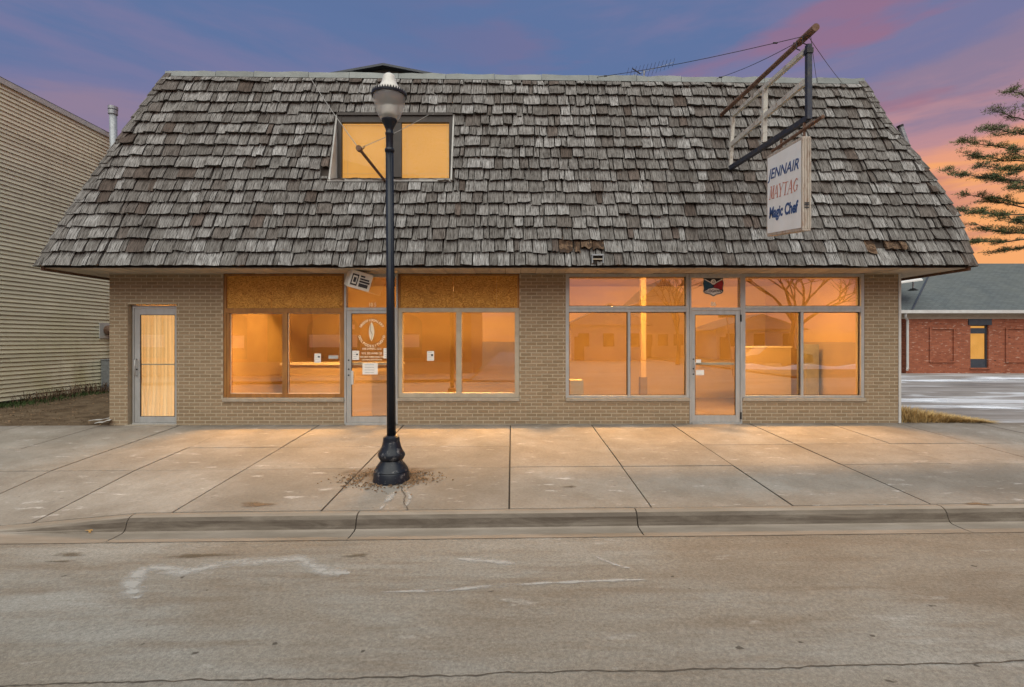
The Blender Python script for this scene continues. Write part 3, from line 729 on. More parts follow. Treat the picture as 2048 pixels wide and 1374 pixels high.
# left window: stained timber with a strand board panel above
m = MB()
pbox(m, 446, 451.5, 547, 795, .02, .15); pbox(m, 684, 688.5, 547, 795, .02, .15); pbox(m, 451.5, 684, 547, 551, .022, .15)
pbox(m, 451.5, 684, 616, 625.5, .018, .15); pbox(m, 451.5, 457.5, 625.5, 795, .03, .14); pbox(m, 678.8, 684, 625.5, 795, .03, .14)
pbox(m, 563, 573.5, 625.5, 787.5, .024, .14); pbox(m, 457.5, 678.8, 787.5, 795, .026, .15)
w1 = m.build('window', 'stained_wood', shop, label='stained timber shop window with a strand board panel on top'); bevel(w1, .003)
for a, b in ((451.7, 514.6), (515, 540.6), (541, 580), (580.4, 683.8)): pbox(MB(), a, b, 551.2, 615.8, .042 + U(0, .004), .06).build('strand_board', 'osb', w1)
pane(w1, 457.5, 563, 625.5, 787.5); pane(w1, 573.5, 678.8, 625.5, 787.5)
m = MB(); m.frame(*rect(457.6, 562.9, 625.6, 787.4), .012, .06, .07); m.frame(*rect(573.6, 678.7, 625.6, 787.4), .012, .06, .07); m.build('glazing_bead', 'cream', w1)
sill(w1, 446, 688.5, 795.3, 803)
# second window: beige frame, strand board above
m = MB()
pbox(m, 795.8, 804, 615.5, 795, .02, .15); pbox(m, 1029.5, 1038.8, 615.5, 795, .02, .15)
pbox(m, 804, 1029.5, 615.5, 624, .018, .15); pbox(m, 804, 1029.5, 786, 795, .018, .15); pbox(m, 911.8, 923, 624, 786, .02, .15)
w2 = m.build('window', 'beige_paint', shop, label='beige framed shop window with a strand board panel on top'); bevel(w2, .004)
for a, b in ((799.5, 906), (906.4, 993), (993.4, 1034.5)): pbox(MB(), a, b, 550, 615.3, .045 + U(0, .004), .062).build('strand_board', 'osb', w2)
m = MB(); m.frame(*rect(796, 1038.6, 547.2, 615.4), .035, .02, .1, .03, .003); m.build('timber_surround', 'stained_wood', w2)
pane(w2, 804, 911.8, 624, 786); pane(w2, 923, 1029.5, 624, 786)
sill(w2, 795.8, 1038.8, 795.3, 802)
# the two aluminium shop windows
def alu_window(L, Rr, mull, lab):
    m = MB()
    pbox(m, L, L + 6.5, 547, 795, .0, .12); pbox(m, Rr - 6.5, Rr, 547, 795, .0, .12)
    pbox(m, L + 6.5, Rr - 6.5, 547, 552.5, .004, .12); pbox(m, L + 6.5, Rr - 6.5, 612, 617.5, -.006, .12); pbox(m, L + 6.5, Rr - 6.5, 618, 623.5, .004, .12)
    pbox(m, L + 6.5, Rr - 6.5, 791, 795.2, .004, .12); pbox(m, mull - 2.6, mull + 2.6, 623.5, 791, .008, .12)
    w = m.build('window', 'aluminium', shop, label=lab); bevel(w, .003)
    m = MB()
    for a, b, c, d in ((L + 6.5, Rr - 6.5, 552.5, 612), (L + 6.5, mull - 2.6, 623.5, 791), (mull + 2.6, Rr - 6.5, 623.5, 791)):
        pane(w, a, b, c, d); m.frame(*rect(a + .1, b - .1, c + .1, d - .1), .011, .05, .074)
    m.build('gasket', 'dark_bronze', w)
    sill(w, L, Rr + (2 if Rr > 1600 else 0), 795.5, 802); return w
w3 = alu_window(1131.5, 1379, 1258.5, 'wide aluminium shop window left of the right shop door')
w4 = alu_window(1484.5, 1728.5, 1605, 'wide aluminium shop window right of the right shop door')

# --- doors
def door(lab, fr, leaf, glass, bottom, transom=None, handle_px=None, hinge_px=None, y=.02):
    d_ = thing_part('door', lab)
    m = MB()
    x0, x1, z0, z1 = rect(*fr)
    lx0, lx1, lz0, lz1 = rect(*leaf)
    m.box(x0, lx0 - .004, y - .01, y + .13, z0, z1); m.box(lx1 + .004, x1, y - .01, y + .13, z0, z1)
    m.box(lx0 - .004, lx1 + .004, y - .008, y + .13, lz1 + .004, lz1 + .06)
    if transom: m.box(lx0 - .004, lx1 + .004, y - .008, y + .13, FZ(transom[0]), z1)
    o = m.build('door_frame', 'aluminium', d_); bevel(o, .003)
    gx0, gx1, gz0, gz1 = rect(*glass)
    m = MB(); m.box(lx0, gx0, y, y + .045, lz0, lz1); m.box(gx1, lx1, y, y + .045, lz0, lz1); m.box(gx0, gx1, y + .001, y + .045, gz1, lz1); m.box(gx0, gx1, y + .001, y + .045, lz0, gz0)
    o = m.build('door_leaf', 'aluminium', d_); bevel(o, .003)
    MB().box(gx0, gx1, y + .02, y + .027, gz0, gz1).build('pane', 'window_glass', d_)
    m = MB(); m.frame(gx0 + .001, gx1 - .001, gz0 + .001, gz1 - .001, .009, y + .006, y + .019); m.build('gasket', 'dark_bronze', d_)
    if transom: 
        MB().box(lx0, lx1, y + .05, y + .057, lz1 + .06, FZ(transom[0])).build('transom_pane', 'window_glass', d_)
    MB().box(lx0, lx1, y - .06, y + .12, z0 - .03, lz0 - .003).build('threshold', 'aluminium', d_)
    return d_, (gx0, gx1, gz0, gz1), (lx0, lx1, lz0, lz1)
def thing_part(name, lab):
    o = bpy.data.objects.new(name, None); col.objects.link(o); o.parent = shop; o['label'] = lab; LOC[o.name] = Matrix(); return o
d1, g1, l1 = door('narrow aluminium entry door with a curtain behind its glass', (258.5, 353, 610, 848), (262, 351, 616, 846), (273, 343.5, 628.5, 834.5), 848, None, y=.09)
d2, g2, l2 = door('glass shop door with white circular lettering behind the lamp post', (688.8, 795.4, 547, 848), (693, 792, 621, 845), (702.5, 782.5, 626.5, 833), 848, (553.5,), y=.0)
d3, g3, l3 = door('glass shop door under the small shield emblem', (1379.2, 1484.3, 547, 848), (1383, 1480, 621, 844), (1390, 1471.5, 629, 830.5), 848, (554.5,), y=.0)
MB().box(g1[0], g1[1], .128, .14, FZ(730.2), FZ(728)).build('mid_rail', 'counter_top', d1)
for dd, pxs, y_ in ((d1, 350.5, .075), (d3, 1481.5, -.02)):
    for py0, py1 in ((629, 643), (824, 838)): pbox(MB(), pxs - 1.2, pxs + 1.2, py0, py1, y_, y_ + .03).build('hinge', 'black_metal', dd)
def pull(par, px, py0, py1, y, mat='aluminium'):
    x = FX(px); a, b = FZ(py1), FZ(py0)
    o = MB().tube([(x, y, a), (x, y - .05, a + .02), (x, y - .055, (a + b) / 2), (x, y - .05, b - .02), (x, y, b)], .011, 8).build('handle', mat, par, smooth=True); return o
pull(d1, 266.5, 718, 752, .09); pull(d3, 1388, 722, 742, .0)
o = MB().box(FX(703), FX(708), -.04, -.005, FZ(769), FZ(741)).build('handle', 'white_trim', d2); bevel(o, .012, 3)
for dd, px, ys, y_ in ((d1, 267, (739,), .09), (d2, 697.5, (720, 738, 750), 0), (d3, 1386.5, (718, 737, 748), 0)):
    for yy in ys:
        o = MB().tube([(FX(px), y_ + .005, FZ(yy)), (FX(px), y_ - .012, FZ(yy))], .014, 10).build('lock', 'black_metal', dd)
# push bars on the inside of the two shop doors
for dd, gg in ((d2, g2), (d3, g3)):
    MB().box(gg[0], gg[1], .05, .085, FZ(729.5), FZ(725)).build('push_bar', 'counter_top', dd)
# lettering on the glass
YG = .0185
text('10 5', .105, 'vinyl_white', d2, FRONT(FX(743.5), YG + .028, FZ(609)), 'house_number', bold=.002, sx=.8)
text('06', .115, 'vinyl_white', d3, FRONT(FX(1428.5), YG + .028, FZ(607.5)), 'house_number', bold=.002, sx=.85)
cxp, cyp, rr = 743, 666, 25.5
for s_, a0, a1, flip in (('UNSHFIDOALERY', 148, 32, 0), ('OOLPCOSSITUOIO', 196, 344, 1)):
    for i, ch in enumerate(s_):
        th = R(a0 + (a1 - a0) * i / (len(s_) - 1))
        x, z = FX(cxp + rr * math.cos(th)), FZ(cyp - rr * math.sin(th) * 1.02)
        text(ch, .062, 'vinyl_white', d2, FRONT(x, YG, z, th - R(90) if not flip else th + R(90)), 'lettering', bold=.002)
m = MB(); n = 20; c = (FX(742.5), FZ(663))
pts = [(c[0] + .052 * math.sin(math.pi * k_ / n) ** .8 * sg, c[1] - .182 + .364 * k_ / n) for sg, rng_ in ((1, range(n + 1)), (-1, range(n - 1, 0, -1))) for k_ in rng_]
m.face([(x, YG - .001, z) for x, z in pts]); m.build('feather_emblem', 'vinyl_white', d2)
ribbon_pts = [(c[0] - .012, c[1] + .15), (c[0] - .022, c[1] + .03), (c[0] + .014, c[1] - .05), (c[0], c[1] - .16)]
MB().tube([(x, YG - .003, z) for x, z in ribbon_pts], .004, 5).build('feather_vein', 'mid_brown', d2)
for s_, py_, sz in (('AVE DWNFC. 1216', 697.5, .052), ('VOL 205 AVMB 120', 706.5, .055), ('WIN SINT TUEBAWDED THE', 713.8, .042), ('LACHTRWS AHTDVSNGO YS', 719.2, .034)):
    text(s_, sz, 'vinyl_white', d2, FRONT(FX(743), YG, FZ(py_)), 'lettering', bold=.001, sx=.85)
# shield emblem on the transom of the right door
def poly(pts, px, py, sc, y): return [(FX(px + x * sc), y, FZ(py + z * sc)) for x, z in pts]
sh = [(-20, -18), (20, -18), (18.5, -15), (20.5, -8), (18.5, 3), (20, 8), (16, 12.5), (6, 14.5), (0, 18.5), (-6, 14.5), (-16, 12.5), (-20, 8), (-18.5, 3), (-20.5, -8), (-18.5, -15)]
EX, EY, YE = 1428.5, 573.5, .046
MB().face(poly([(x * 1.06, z * 1.06) for x, z in sh], EX, EY, 1, YE)[::-1]).build('shield_emblem', 'cream', d3)
MB().face(poly(sh, EX, EY, 1, YE - .002)[::-1]).build('shield_emblem', 'ink', d3)
MB().face(poly([(-18, -15), (-1.5, -4), (-1, 0), (-17.5, 6), (-19, -7)], EX, EY, 1, YE - .004)[::-1]).build('shield_blue', 'emblem_blue', d3)
MB().face(poly([(18, -15), (19, -7), (17.5, 6), (1, 0), (1.5, -4)], EX, EY, 1, YE - .004)[::-1]).build('shield_red', 'emblem_red', d3)
MB().face(poly([(-18, 8), (-10, 3.5), (0, 1.5), (10, 3.5), (18, 8), (15, 11.5), (6, 13), (0, 16.5), (-6, 13), (-15, 11.5)], EX, EY, 1, YE - .004)[::-1]).build('shield_plate', 'paper', d3)
MB().face(poly([(5.5 * math.cos(k_ * .45), -10.5 + 5.5 * math.sin(k_ * .45)) for k_ in range(14)], EX, EY, 1, YE - .0045)[::-1]).build('shield_badge', 'paper', d3)
for sg in (-1, 1): MB().face(poly([(sg * 18, -17), (sg * 18, -15), (sg * 5, -8), (sg * 5, -10)], EX, EY, 1, YE - .0047)).build('shield_stripe', 'paper', d3)
text('D', .07, 'ink', d3, FRONT(FX(EX), YE - .006, FZ(EY - 10.5)), 'lettering', shear=.3)
text('C.OGAWE', .072, 'ink', d3, FRONT(FX(EX), YE - .006, FZ(EY + 8)), 'lettering', bold=.002, sx=.9)
# paper notices taped to the glass: things of their own
def notice(px0, px1, py0, py1, y, lab, lines=4, mat='paper', dark=False):
    x0, x1, z0, z1 = rect(px0, px1, py0, py1)
    t_ = thing('notice', ((x0 + x1) / 2, y, z0), lab, 'notice', 'paper notices on the shop glass')
    MB().box(x0, x1, y - .002, y, z0, z1).build('sheet', mat, t_)
    m = MB(); h = (z1 - z0)
    for i in range(lines):
        zz = z1 - h * (.16 + .68 * i / max(1, lines - 1)); a = x0 + (x1 - x0) * .14; b = x0 + (x1 - x0) * U(.6, .86)
        m.face([(a, y - .003, zz - h * .022), (b, y - .003, zz - h * .022), (b, y - .003, zz + h * .022), (a, y - .003, zz + h * .022)])
    m.build('print', 'ink' if dark else 'grey_paint', t_)
    return t_
nt = notice(626, 639, 707, 725.5, .07, 'small white notice on the right pane of the timber framed window')
MB().box(FX(633), FX(637), .066, .067, FZ(715), FZ(712)).build('picture', 'ink', nt)
nt = notice(654.5, 674, 710.5, 717.5, .07, 'small grey letter plate low on the timber framed window', 1, 'grey_paint', True)
nt = notice(704.5, 718, 701, 719.5, .0, 'white notice at the left edge of the lettered glass door')
MB().box(FX(712.5), FX(716), -.004, -.003, FZ(710), FZ(707)).build('picture', 'ink', nt)
notice(767, 781, 696, 716.5, .0, 'white notice half hidden behind the lamp post on the lettered door')
notice(725, 755.5, 725.5, 748.5, .0, 'large pale notice under the lettering on the glass door')
nt = notice(853, 867, 702, 721.5, .07, 'small white notice on the left pane of the beige framed window')
MB().box(FX(861), FX(865), .066, .067, FZ(712), FZ(708)).build('picture', 'ink', nt)
notice(1392, 1402, 718.5, 725.5, .0, 'small white label above the push bar of the emblem door', 2)
notice(1391.5, 1408, 739.5, 750, .0, 'pale label below the push bar of the emblem door', 2)

# --- interior: rooms that glow through the glass
ZC = 3.1
PX0, PX1 = -5.62, 0.62           # partitions
m = MB()
m.box(XL + TH + .01, XR - TH - .01, TH + .01, 5.2, -.06, -.01); m.build('room_floor', 'room_floor', shop)
MB().box(XL + .02, XR - .02, .165, 5.2, ZC, ZC + .05).build('room_ceiling', 'room_ceiling', shop)
m = MB(); m.box(XL + TH + .01, XR - TH - .01, 4.6, 4.7, -.01, ZC - .002); m.box(XL + TH + .01, XL + TH + .05, TH + .01, 4.6, -.01, ZC - .002); m.box(XR - TH - .05, XR - TH - .01, TH + .01, 4.6, -.01, ZC - .002)
m.box(PX0 - .05, PX0 + .05, TH + .01, 4.6, -.01, ZC - .002); m.box(PX1 - .05, PX1 + .05, TH + .01, 4.6, -.01, ZC - .002)
m.build('room_wall', 'room_wall', shop)
# lining behind the front wall so that it is not bare mortar
def added_lamp(x, y, w, e, lab, z=ZC, tilt=0):  # added, unseen lamps: outward tilt casts sidewalk pools, inward tilt fills the rooms
    t_ = thing('added_lamp', (x, y, z), lab, 'lamp', 'added unseen lamps inside the shop')
    MB().box(x - w / 2 - .03, x + w / 2 + .03, y - .11, y + .11, z - .05, z - .003).build('added_housing', 'white_trim', t_)
    MB().box(x - w / 2, x + w / 2, y - .09, y + .09, z - .056, z - .051).build('diffuser', 'added_diffuser', t_)
    if z < ZC - .01:
        for dx in (-w * .4, w * .4): MB().tube([(x + dx, y, z - .01), (x + dx, y, ZC - .001)], .008, 6).build('hanger_rod', 'black_metal', t_)
    L = bpy.data.lights.new('added_light', 'AREA'); L.shape = 'RECTANGLE'; L.size = w; L.size_y = .15; L.energy = e; L.color = (1.0, .49, .12)
    lo = bpy.data.objects.new('added_light', L); lo.location = (x, y - .02 * bool(tilt), z - .062 - .05 * bool(tilt)); lo.rotation_euler = (-R(tilt), 0, 0); L.spread = R(86 if tilt > 0 else 150 if tilt else 180); col.objects.link(lo); lo.parent = t_; lo.matrix_parent_inverse = LOC[t_.name].inverted()
added_lamp(-4.35, 1.3, 1.2, 160, 'added unseen outward lamp behind the timber framed window', 2.72, 40)
added_lamp(-1.0, 1.3, 1.2, 160, 'added unseen outward lamp behind the beige framed window', 2.72, 40)
added_lamp(2.2, 1.3, 1.2, 165, 'added unseen outward lamp behind the window with the post', ZC, 40)
added_lamp(5.5, 1.3, 1.2, 165, 'added unseen outward lamp behind the rightmost shop window', ZC, 40)
added_lamp(-6.5, 1.0, .8, 75, 'added unseen short lamp behind the curtained entry door')
added_lamp(-4.0, .7, 1.8, 165, 'added unseen fill lamp behind the timber framed window', ZC, -38)
added_lamp(-1.1, .7, 1.8, 165, 'added unseen fill lamp behind the beige framed window', ZC, -38)
added_lamp(2.2, .7, 1.8, 165, 'added unseen fill lamp behind the window with the post', ZC, -38)
added_lamp(5.3, .7, 1.8, 165, 'added unseen fill lamp behind the rightmost shop window', ZC, -38)
# curtain behind the entry door
t_ = thing('curtain', (-6.9, .32, 0), 'pale yellow pleated curtain hanging behind the narrow entry door', 'curtain')
m = MB(); n = 56; zs = [FZ(622), FZ(700), FZ(760), FZ(838)]
x0, x1 = (281 - 1024) / F * 10.13, (350 - 1024) / F * 10.13
def cpt(i, z, k_):
    u = i / n; pull_ = (.0, .01, .02, -.055)[k_] * (1 - u); return (x0 + (x1 - x0) * u + pull_, .33 + .028 * math.sin(u * 60 + k_ * .35) + .012 * math.sin(u * 23), z)
for i in range(n):
    for k_ in range(3): m.face([cpt(i, zs[k_ + 1], k_ + 1), cpt(i + 1, zs[k_ + 1], k_ + 1), cpt(i + 1, zs[k_], k_), cpt(i, zs[k_], k_)])
o = m.build('cloth', 'curtain', t_, smooth=True)
MB().tube([(x0 - .1, .34, FZ(621)), (x1 + .1, .34, FZ(621))], .012, 8).build('curtain_rod', 'dark_bronze', t_)
# counters, post, boxes
t_ = thing('counter', (-4.1, 1.5, 0), 'long counter with a pale top inside the left shop', 'counter')
MB().box(PX0 + .35, -2.55, 1.9, 2.5, 1.03, 1.08).build('worktop', 'counter_top', t_)
m = MB().box(PX0 + .40, -2.6, 1.94, 2.45, -.01, 1.03).build('front_panel', 'counter_panel', t_)
t_ = thing('timber_post', (3.05, 2.2, 0), 'bare timber post standing inside the right shop', 'post')
MB().box(2.985, 3.105, 2.14, 2.26, .74, ZC - .003).build('shaft', 'post_wood', t_); MB().box(2.97, 3.13, 2.12, 2.28, -.01, .74).build('post_shade_wrap', 'mid_brown', t_)  # shade on the lower post is put in as a darker wrap
t_ = thing('carton', (1.3, .6, 0), 'pale cardboard carton behind the window beside the brick pier', 'box')
bevel(MB().box(1.16, 1.42, .45, .75, .36, .80).build('box_body', 'carton', t_), .006); MB().box(1.12, 1.5, .4, .95, -.01, .355).build('box_stand', 'counter_panel', t_)
t_ = thing('cabinet', (5.9, 2.5, 0), 'pale low cabinet behind the rightmost shop window', 'cabinet')
MB().box(5.45, 6.55, 2.3, 2.8, .02, 1.42).build('cabinet_body', 'counter_panel', t_); MB().box(5.43, 6.57, 2.28, 2.82, 1.42, 1.45).build('cabinet_top', 'counter_top', t_)
t_ = thing('locker', (6.8, 2.0, 0), 'narrow grey green locker behind the rightmost pane', 'locker')
simple('locker_grey', (0.36, 0.34, 0.24), rough=.5, bump=0)
bevel(MB().box(6.66, 6.94, 1.85, 2.25, .0, 1.5).build('locker_body', 'locker_grey', t_), .006); MB().box(6.70, 6.90, 1.844, 1.849, .05, 1.44).build('locker_door', 'locker_grey', t_)
t_ = thing('display_board', (-2.4, .8, 0), 'pale panel standing behind the lettered glass door', 'panel')
MB().box(-2.98, -2.62, 1.15, 1.2, .0, .92).build('board', 'counter_panel', t_); MB().box(-2.9, -2.7, 1.2, 1.35, -.01, .03).build('foot', 'mid_brown', t_)

# --- roof
D0, RUN = 9.07, 1.24
Y0R = D0 - CAMD
ZE = 2.90
def ztop(x): return 6.82 - 0.0115 * x
RISE = 3.92
SL = math.hypot(RUN, RISE)
HL = [(0, -8.32), (.25, -8.03), (.5, -7.66), (.75, -7.29), (1, -6.88)]
HR = [(0, 8.10), (.25, 8.07), (.5, 7.75), (.75, 7.27), (1, 7.02)]
def lerp(tab, t):
    t = max(0, min(1, t))
    for (a, va), (b, vb) in zip(tab[:-1], tab[1:]):
        if t <= b: return va + (vb - va) * (t - a) / (b - a)
    return tab[-1][1]
NRM = Vector((0, -RISE, RUN)).normalized()
def rp(x, s, h=0.0):      # point on the front slope: x, distance up the slope, height above the deck
    t = s / SL; rise = ztop(x) - ZE
    return Vector((x, Y0R + RUN * t, ZE + rise * t)) + NRM * h
WX0, WX1 = -3.40, -1.13          # dormer window opening
WS0, WS1 = 0.427 * SL, 0.776 * SL
roof = bpy.data.objects.new('roof', None); col.objects.link(roof); roof.parent = shop; LOC[roof.name] = Matrix()
m = MB(); n = 16
for i in range(n):
    s0, s1 = SL * i / n, SL * (i + 1) / n
    l0, l1, r0, r1 = lerp(HL, s0 / SL), lerp(HL, s1 / SL), lerp(HR, s0 / SL), lerp(HR, s1 / SL)
    if s1 <= WS0 or s0 >= WS1: m.face([rp(l0, s0), rp(r0, s0), rp(r1, s1), rp(l1, s1)])
    else:
        m.face([rp(l0, s0), rp(WX0, s0), rp(WX0, s1), rp(l1, s1)]); m.face([rp(WX1, s0), rp(r0, s0), rp(r1, s1), rp(WX1, s1)])
        if s0 < WS0: m.face([rp(WX0, s0), rp(WX1, s0), rp(WX1, WS0), rp(WX0, WS0)])
        if s1 > WS1: m.face([rp(WX0, WS1), rp(WX1, WS1), rp(WX1, s1), rp(WX0, s1)])
    m.face([rp(l1, s1), rp(l1, s1) * 1, Vector((l1, 10.2, rp(l1, s1).z)), Vector((l0, 10.2, rp(l0, s0).z)), rp(l0, s0)])
    m.face([rp(r0, s0), Vector((r0, 10.2, rp(r0, s0).z)), Vector((r1, 10.2, rp(r1, s1).z)), rp(r1, s1)])
a, b = rp(lerp(HL, 1), SL), rp(lerp(HR, 1), SL)
m.face([a, b, Vector((b.x, 10.2, b.z)), Vector((a.x, 10.2, a.z))])
m.build('roof_deck', 'roof_deck', roof)
# shakes
EXPO = SL / 16.75
ROTA = (FX(1130) * .932, FX(1206) * .932); ROTB = (FX(1712) * .932, FX(1814) * .932)
shakes = []
for c in range(17):
    s0 = c * EXPO; lenm = 1.45 * EXPO
    spans = [(lerp(HL, s0 / SL), lerp(HR, s0 / SL))]
    if WS0 - .03 < s0 < WS1 - .04:
        spans = [(spans[0][0], WX0 - .015), (WX1 + .015, spans[0][1])]
    for a, b in spans:
        x = a
        while x < b - .02:
            w_ = rnd.choice((U(.08, .14), U(.14, .23), U(.21, .33), U(.17, .27)))
            x1 = min(x + w_, b)
            if b - x1 < .06: x1 = b
            shakes.append((x, x1, c)); x = x1
def shake_geo(mb, x0, x1, c, rot=False):
    s0 = c * EXPO + U(-.020, .018) * (.3 if c == 0 else 1) - (.02 if c == 0 else 0)
    if rot: s0 += U(.0, .05)
    if rnd.random() < .06: s0 -= U(.01, .03)
    s1 = c * EXPO + EXPO * 1.42
    gap = U(.010, .026); x0 += gap / 2; x1 -= gap / 2
    inwin = x1 > WX0 - .012 and x0 < WX1 + .012
    if inwin and s0 < WS0: s1 = min(s1, WS0 - .01)
    s1 = min(s1, SL - .01)
    th = U(.036, .062); lift = U(.026, .044); curl = U(-.010, .020); tw = U(-.016, .016); sk = U(-.012, .012)
    tint = min(1, max(.17, rnd.gauss(.55, .25)))
    if rnd.random() < .05: tint = U(0, .18)
    elif rnd.random() < .10: tint = U(.75, 1)
    L0, R0 = lerp(HL, s0 / SL), lerp(HR, s0 / SL); L1, R1 = lerp(HL, s1 / SL), lerp(HR, s1 / SL)
    cl = lambda x, s: max(lerp(HL, s / SL), min(lerp(HR, s / SL), x))
    nseg = 3; ou, ov = U(0, 50), U(0, 50)
    bot_t, bot_b, mid_t, top_t, top_b = [], [], [], [], []
    sm = s0 + (s1 - s0) * .35
    for i in range(nseg + 1):
        u = i / nseg; jag = U(-.011, .011) * (4.0 if rot else 1); xa = x0 + (x1 - x0) * u
        hb = lift + curl * (abs(u - .5) * 2) + tw * (u - .5)
        sj = s0 + jag
        xb = cl(xa, sj); xm = cl(xa + sk * .4, sm); xt = cl(xa + sk, s1)
        bot_t.append(rp(xb, sj, hb + th)); bot_b.append(rp(xb, sj + .034, hb * .45)); mid_t.append(rp(xm, sm, hb * .7 + th * .85)); top_t.append(rp(xt, s1, .009)); top_b.append((u * (x1 - x0) + ou))
    for i in range(nseg):
        u0, u1 = top_b[i], top_b[i + 1]
        mb.face([bot_t[i], bot_t[i + 1], mid_t[i + 1], mid_t[i]], tint, [(u0, ov), (u1, ov), (u1, ov + sm - s0), (u0, ov + sm - s0)])
        mb.face([mid_t[i], mid_t[i + 1], top_t[i + 1], top_t[i]], tint, [(u0, ov + sm - s0), (u1, ov + sm - s0), (u1, ov + s1 - s0), (u0, ov + s1 - s0)])
        mb.face([bot_b[i], bot_b[i + 1], bot_t[i + 1], bot_t[i]], tint * .5, [(u0, ov), (u1, ov), (u1, ov + .03), (u0, ov + .03)])  # butt tint darkened: shadow line under each course painted in
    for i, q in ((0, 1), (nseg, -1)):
        f_ = [bot_b[i], bot_t[i], mid_t[i], top_t[i]]; mb.face(f_[::q], tint * .5, [(ou, ov), (ou + .02, ov), (ou + .02, ov + .1), (ou, ov + .2)])  # side edges carry the same painted darkening
    return mb
def size_of(sk_): return (sk_[1] - sk_[0]) / (D0 + RUN * sk_[2] / 17) ** 2
big = set(sorted(shakes, key=size_of, reverse=True)[:300])
rest = MB()
for sk_ in shakes:
    xc = (sk_[0] + sk_[1]) / 2
    rot_ = sk_[2] == 1 and (ROTA[0] < xc < ROTA[1] or ROTB[0] < xc < ROTB[1])
    if rot_ and rnd.random() < .3: continue          # gone altogether, dark deck showing
    if rot_: shake_geo(MB(), *sk_, rot=True).build('shake', 'rotten_shake', roof, label='rotten brown shake')
    elif sk_ in big: shake_geo(MB(), *sk_).build('shake', 'shake', roof)
    else: shake_geo(rest, *sk_)
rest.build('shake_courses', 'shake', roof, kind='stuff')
# hip shakes laid up both corners
for tab, sg in ((HL, -1), (HR, 1)):
    for i in range(16):
        s0, s1 = i * SL / 16 - .03, (i + 1) * SL / 16 + .10
        s1 = min(s1, SL + .02)
        p0, p1 = rp(lerp(tab, s0 / SL), s0), rp(lerp(tab, s1 / SL), s1)
        if s0 < 0: p0 = rp(tab[0][1] + sg * .01, -.03)
        for side in (0, 1):
            w_ = U(.11, .15); th = .022
            if side == 0:      # on the front slope
                inw = Vector((-sg, 0, 0)) * w_; nn = NRM; lift = (.062, .030)
            else:              # on the side slope
                inw = Vector((-sg * .05, 1, 0)) * w_; nn = Vector((sg, 0, .3)).normalized(); lift = (.050, .018)
            out_ = nn * 1
            q = [p0 + nn * lift[0], p0 + inw + nn * lift[0], p1 + inw + nn * lift[1], p1 + nn * lift[1]]
            e_ = (Vector((sg, 0, 0)) * .02 if side == 0 else Vector((0, -1, 0)) * .04)
            q[0] = q[0] + e_; q[3] = q[3] + e_ * .6
            ou = U(0, 40); L_ = s1 - s0
            uv8 = [(ou, 0), (ou + w_, 0), (ou + w_, L_), (ou, L_)]
            MB().hexa(q + [v + nn * th for v in q], U(.1, .75), uv8 + uv8).build('hip_shake', 'shake', roof)
# ridge flashing
xe0, xe1 = lerp(HL, 1) - .03, lerp(HR, 1) + .0
nseg = 15; prev = xe0; zj = 0
for i in range(nseg):
    x1 = xe0 + (xe1 - xe0) * (i + 1) / nseg + (U(-.15, .15) if i < nseg - 1 else 0)
    m = MB(); k_ = 4; hh = [U(.10, .13) for _ in range(k_ + 1)]
    tn = rnd.random()
    for q in range(k_):
        xa, xb = prev + .004 + (x1 - prev - .008) * q / k_, prev + .004 + (x1 - prev - .008) * (q + 1) / k_
        za, zb = hh[q], hh[q + 1]
        A = lambda x, dz, dy: rp(x, SL) + Vector((0, dy, dz))
        m.hexa([A(xa, -.045, -.06), A(xb, -.045, -.06), A(xb, -.045, .28), A(xa, -.045, .28), A(xa, za - .045, -.045), A(xb, zb - .045, -.045), A(xb, zb - .045, .28), A(xa, za - .045, .28)], tn)
    m.build('ridge_flashing', 'flashing', roof); prev = x1
m = MB()
for sg, xx in ((-1, xe0), (1, xe1)): pass
# soffit boards
sof = bpy.data.objects.new('soffit', None); col.objects.link(sof); sof.parent = shop; LOC[sof.name] = Matrix()
x = -8.24
while x < 8.0:
    w_ = .28; x1 = min(x + w_, 8.02); yb = 9.9 if (x1 < XL or x > XR + .05) else .0
    m = MB(); zz = ZE - .025 + U(-.003, .003); y0_ = Y0R + .02 + U(0, .01)
    m.hexa([(x + .004, y0_, zz - .012), (x1 - .004, y0_, zz - .012), (x1 - .004, yb, zz - .012), (x + .004, yb, zz - .012), (x + .004, y0_, zz), (x1 - .004, y0_, zz), (x1 - .004, yb, zz), (x + .004, yb, zz)], rnd.random())
    m.build('soffit_board', 'soffit', sof); x = x1
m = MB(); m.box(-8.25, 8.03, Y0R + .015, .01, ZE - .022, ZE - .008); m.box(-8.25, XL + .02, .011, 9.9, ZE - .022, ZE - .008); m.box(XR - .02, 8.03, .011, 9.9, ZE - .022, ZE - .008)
m.build('soffit_backing', 'dark_brown', sof)
for xa in (-8.30, 8.03): MB().box(xa, xa + .055, Y0R + .01, 9.9, ZE - .075, ZE - .002).build('side_fascia', 'rust_pipe', sof)

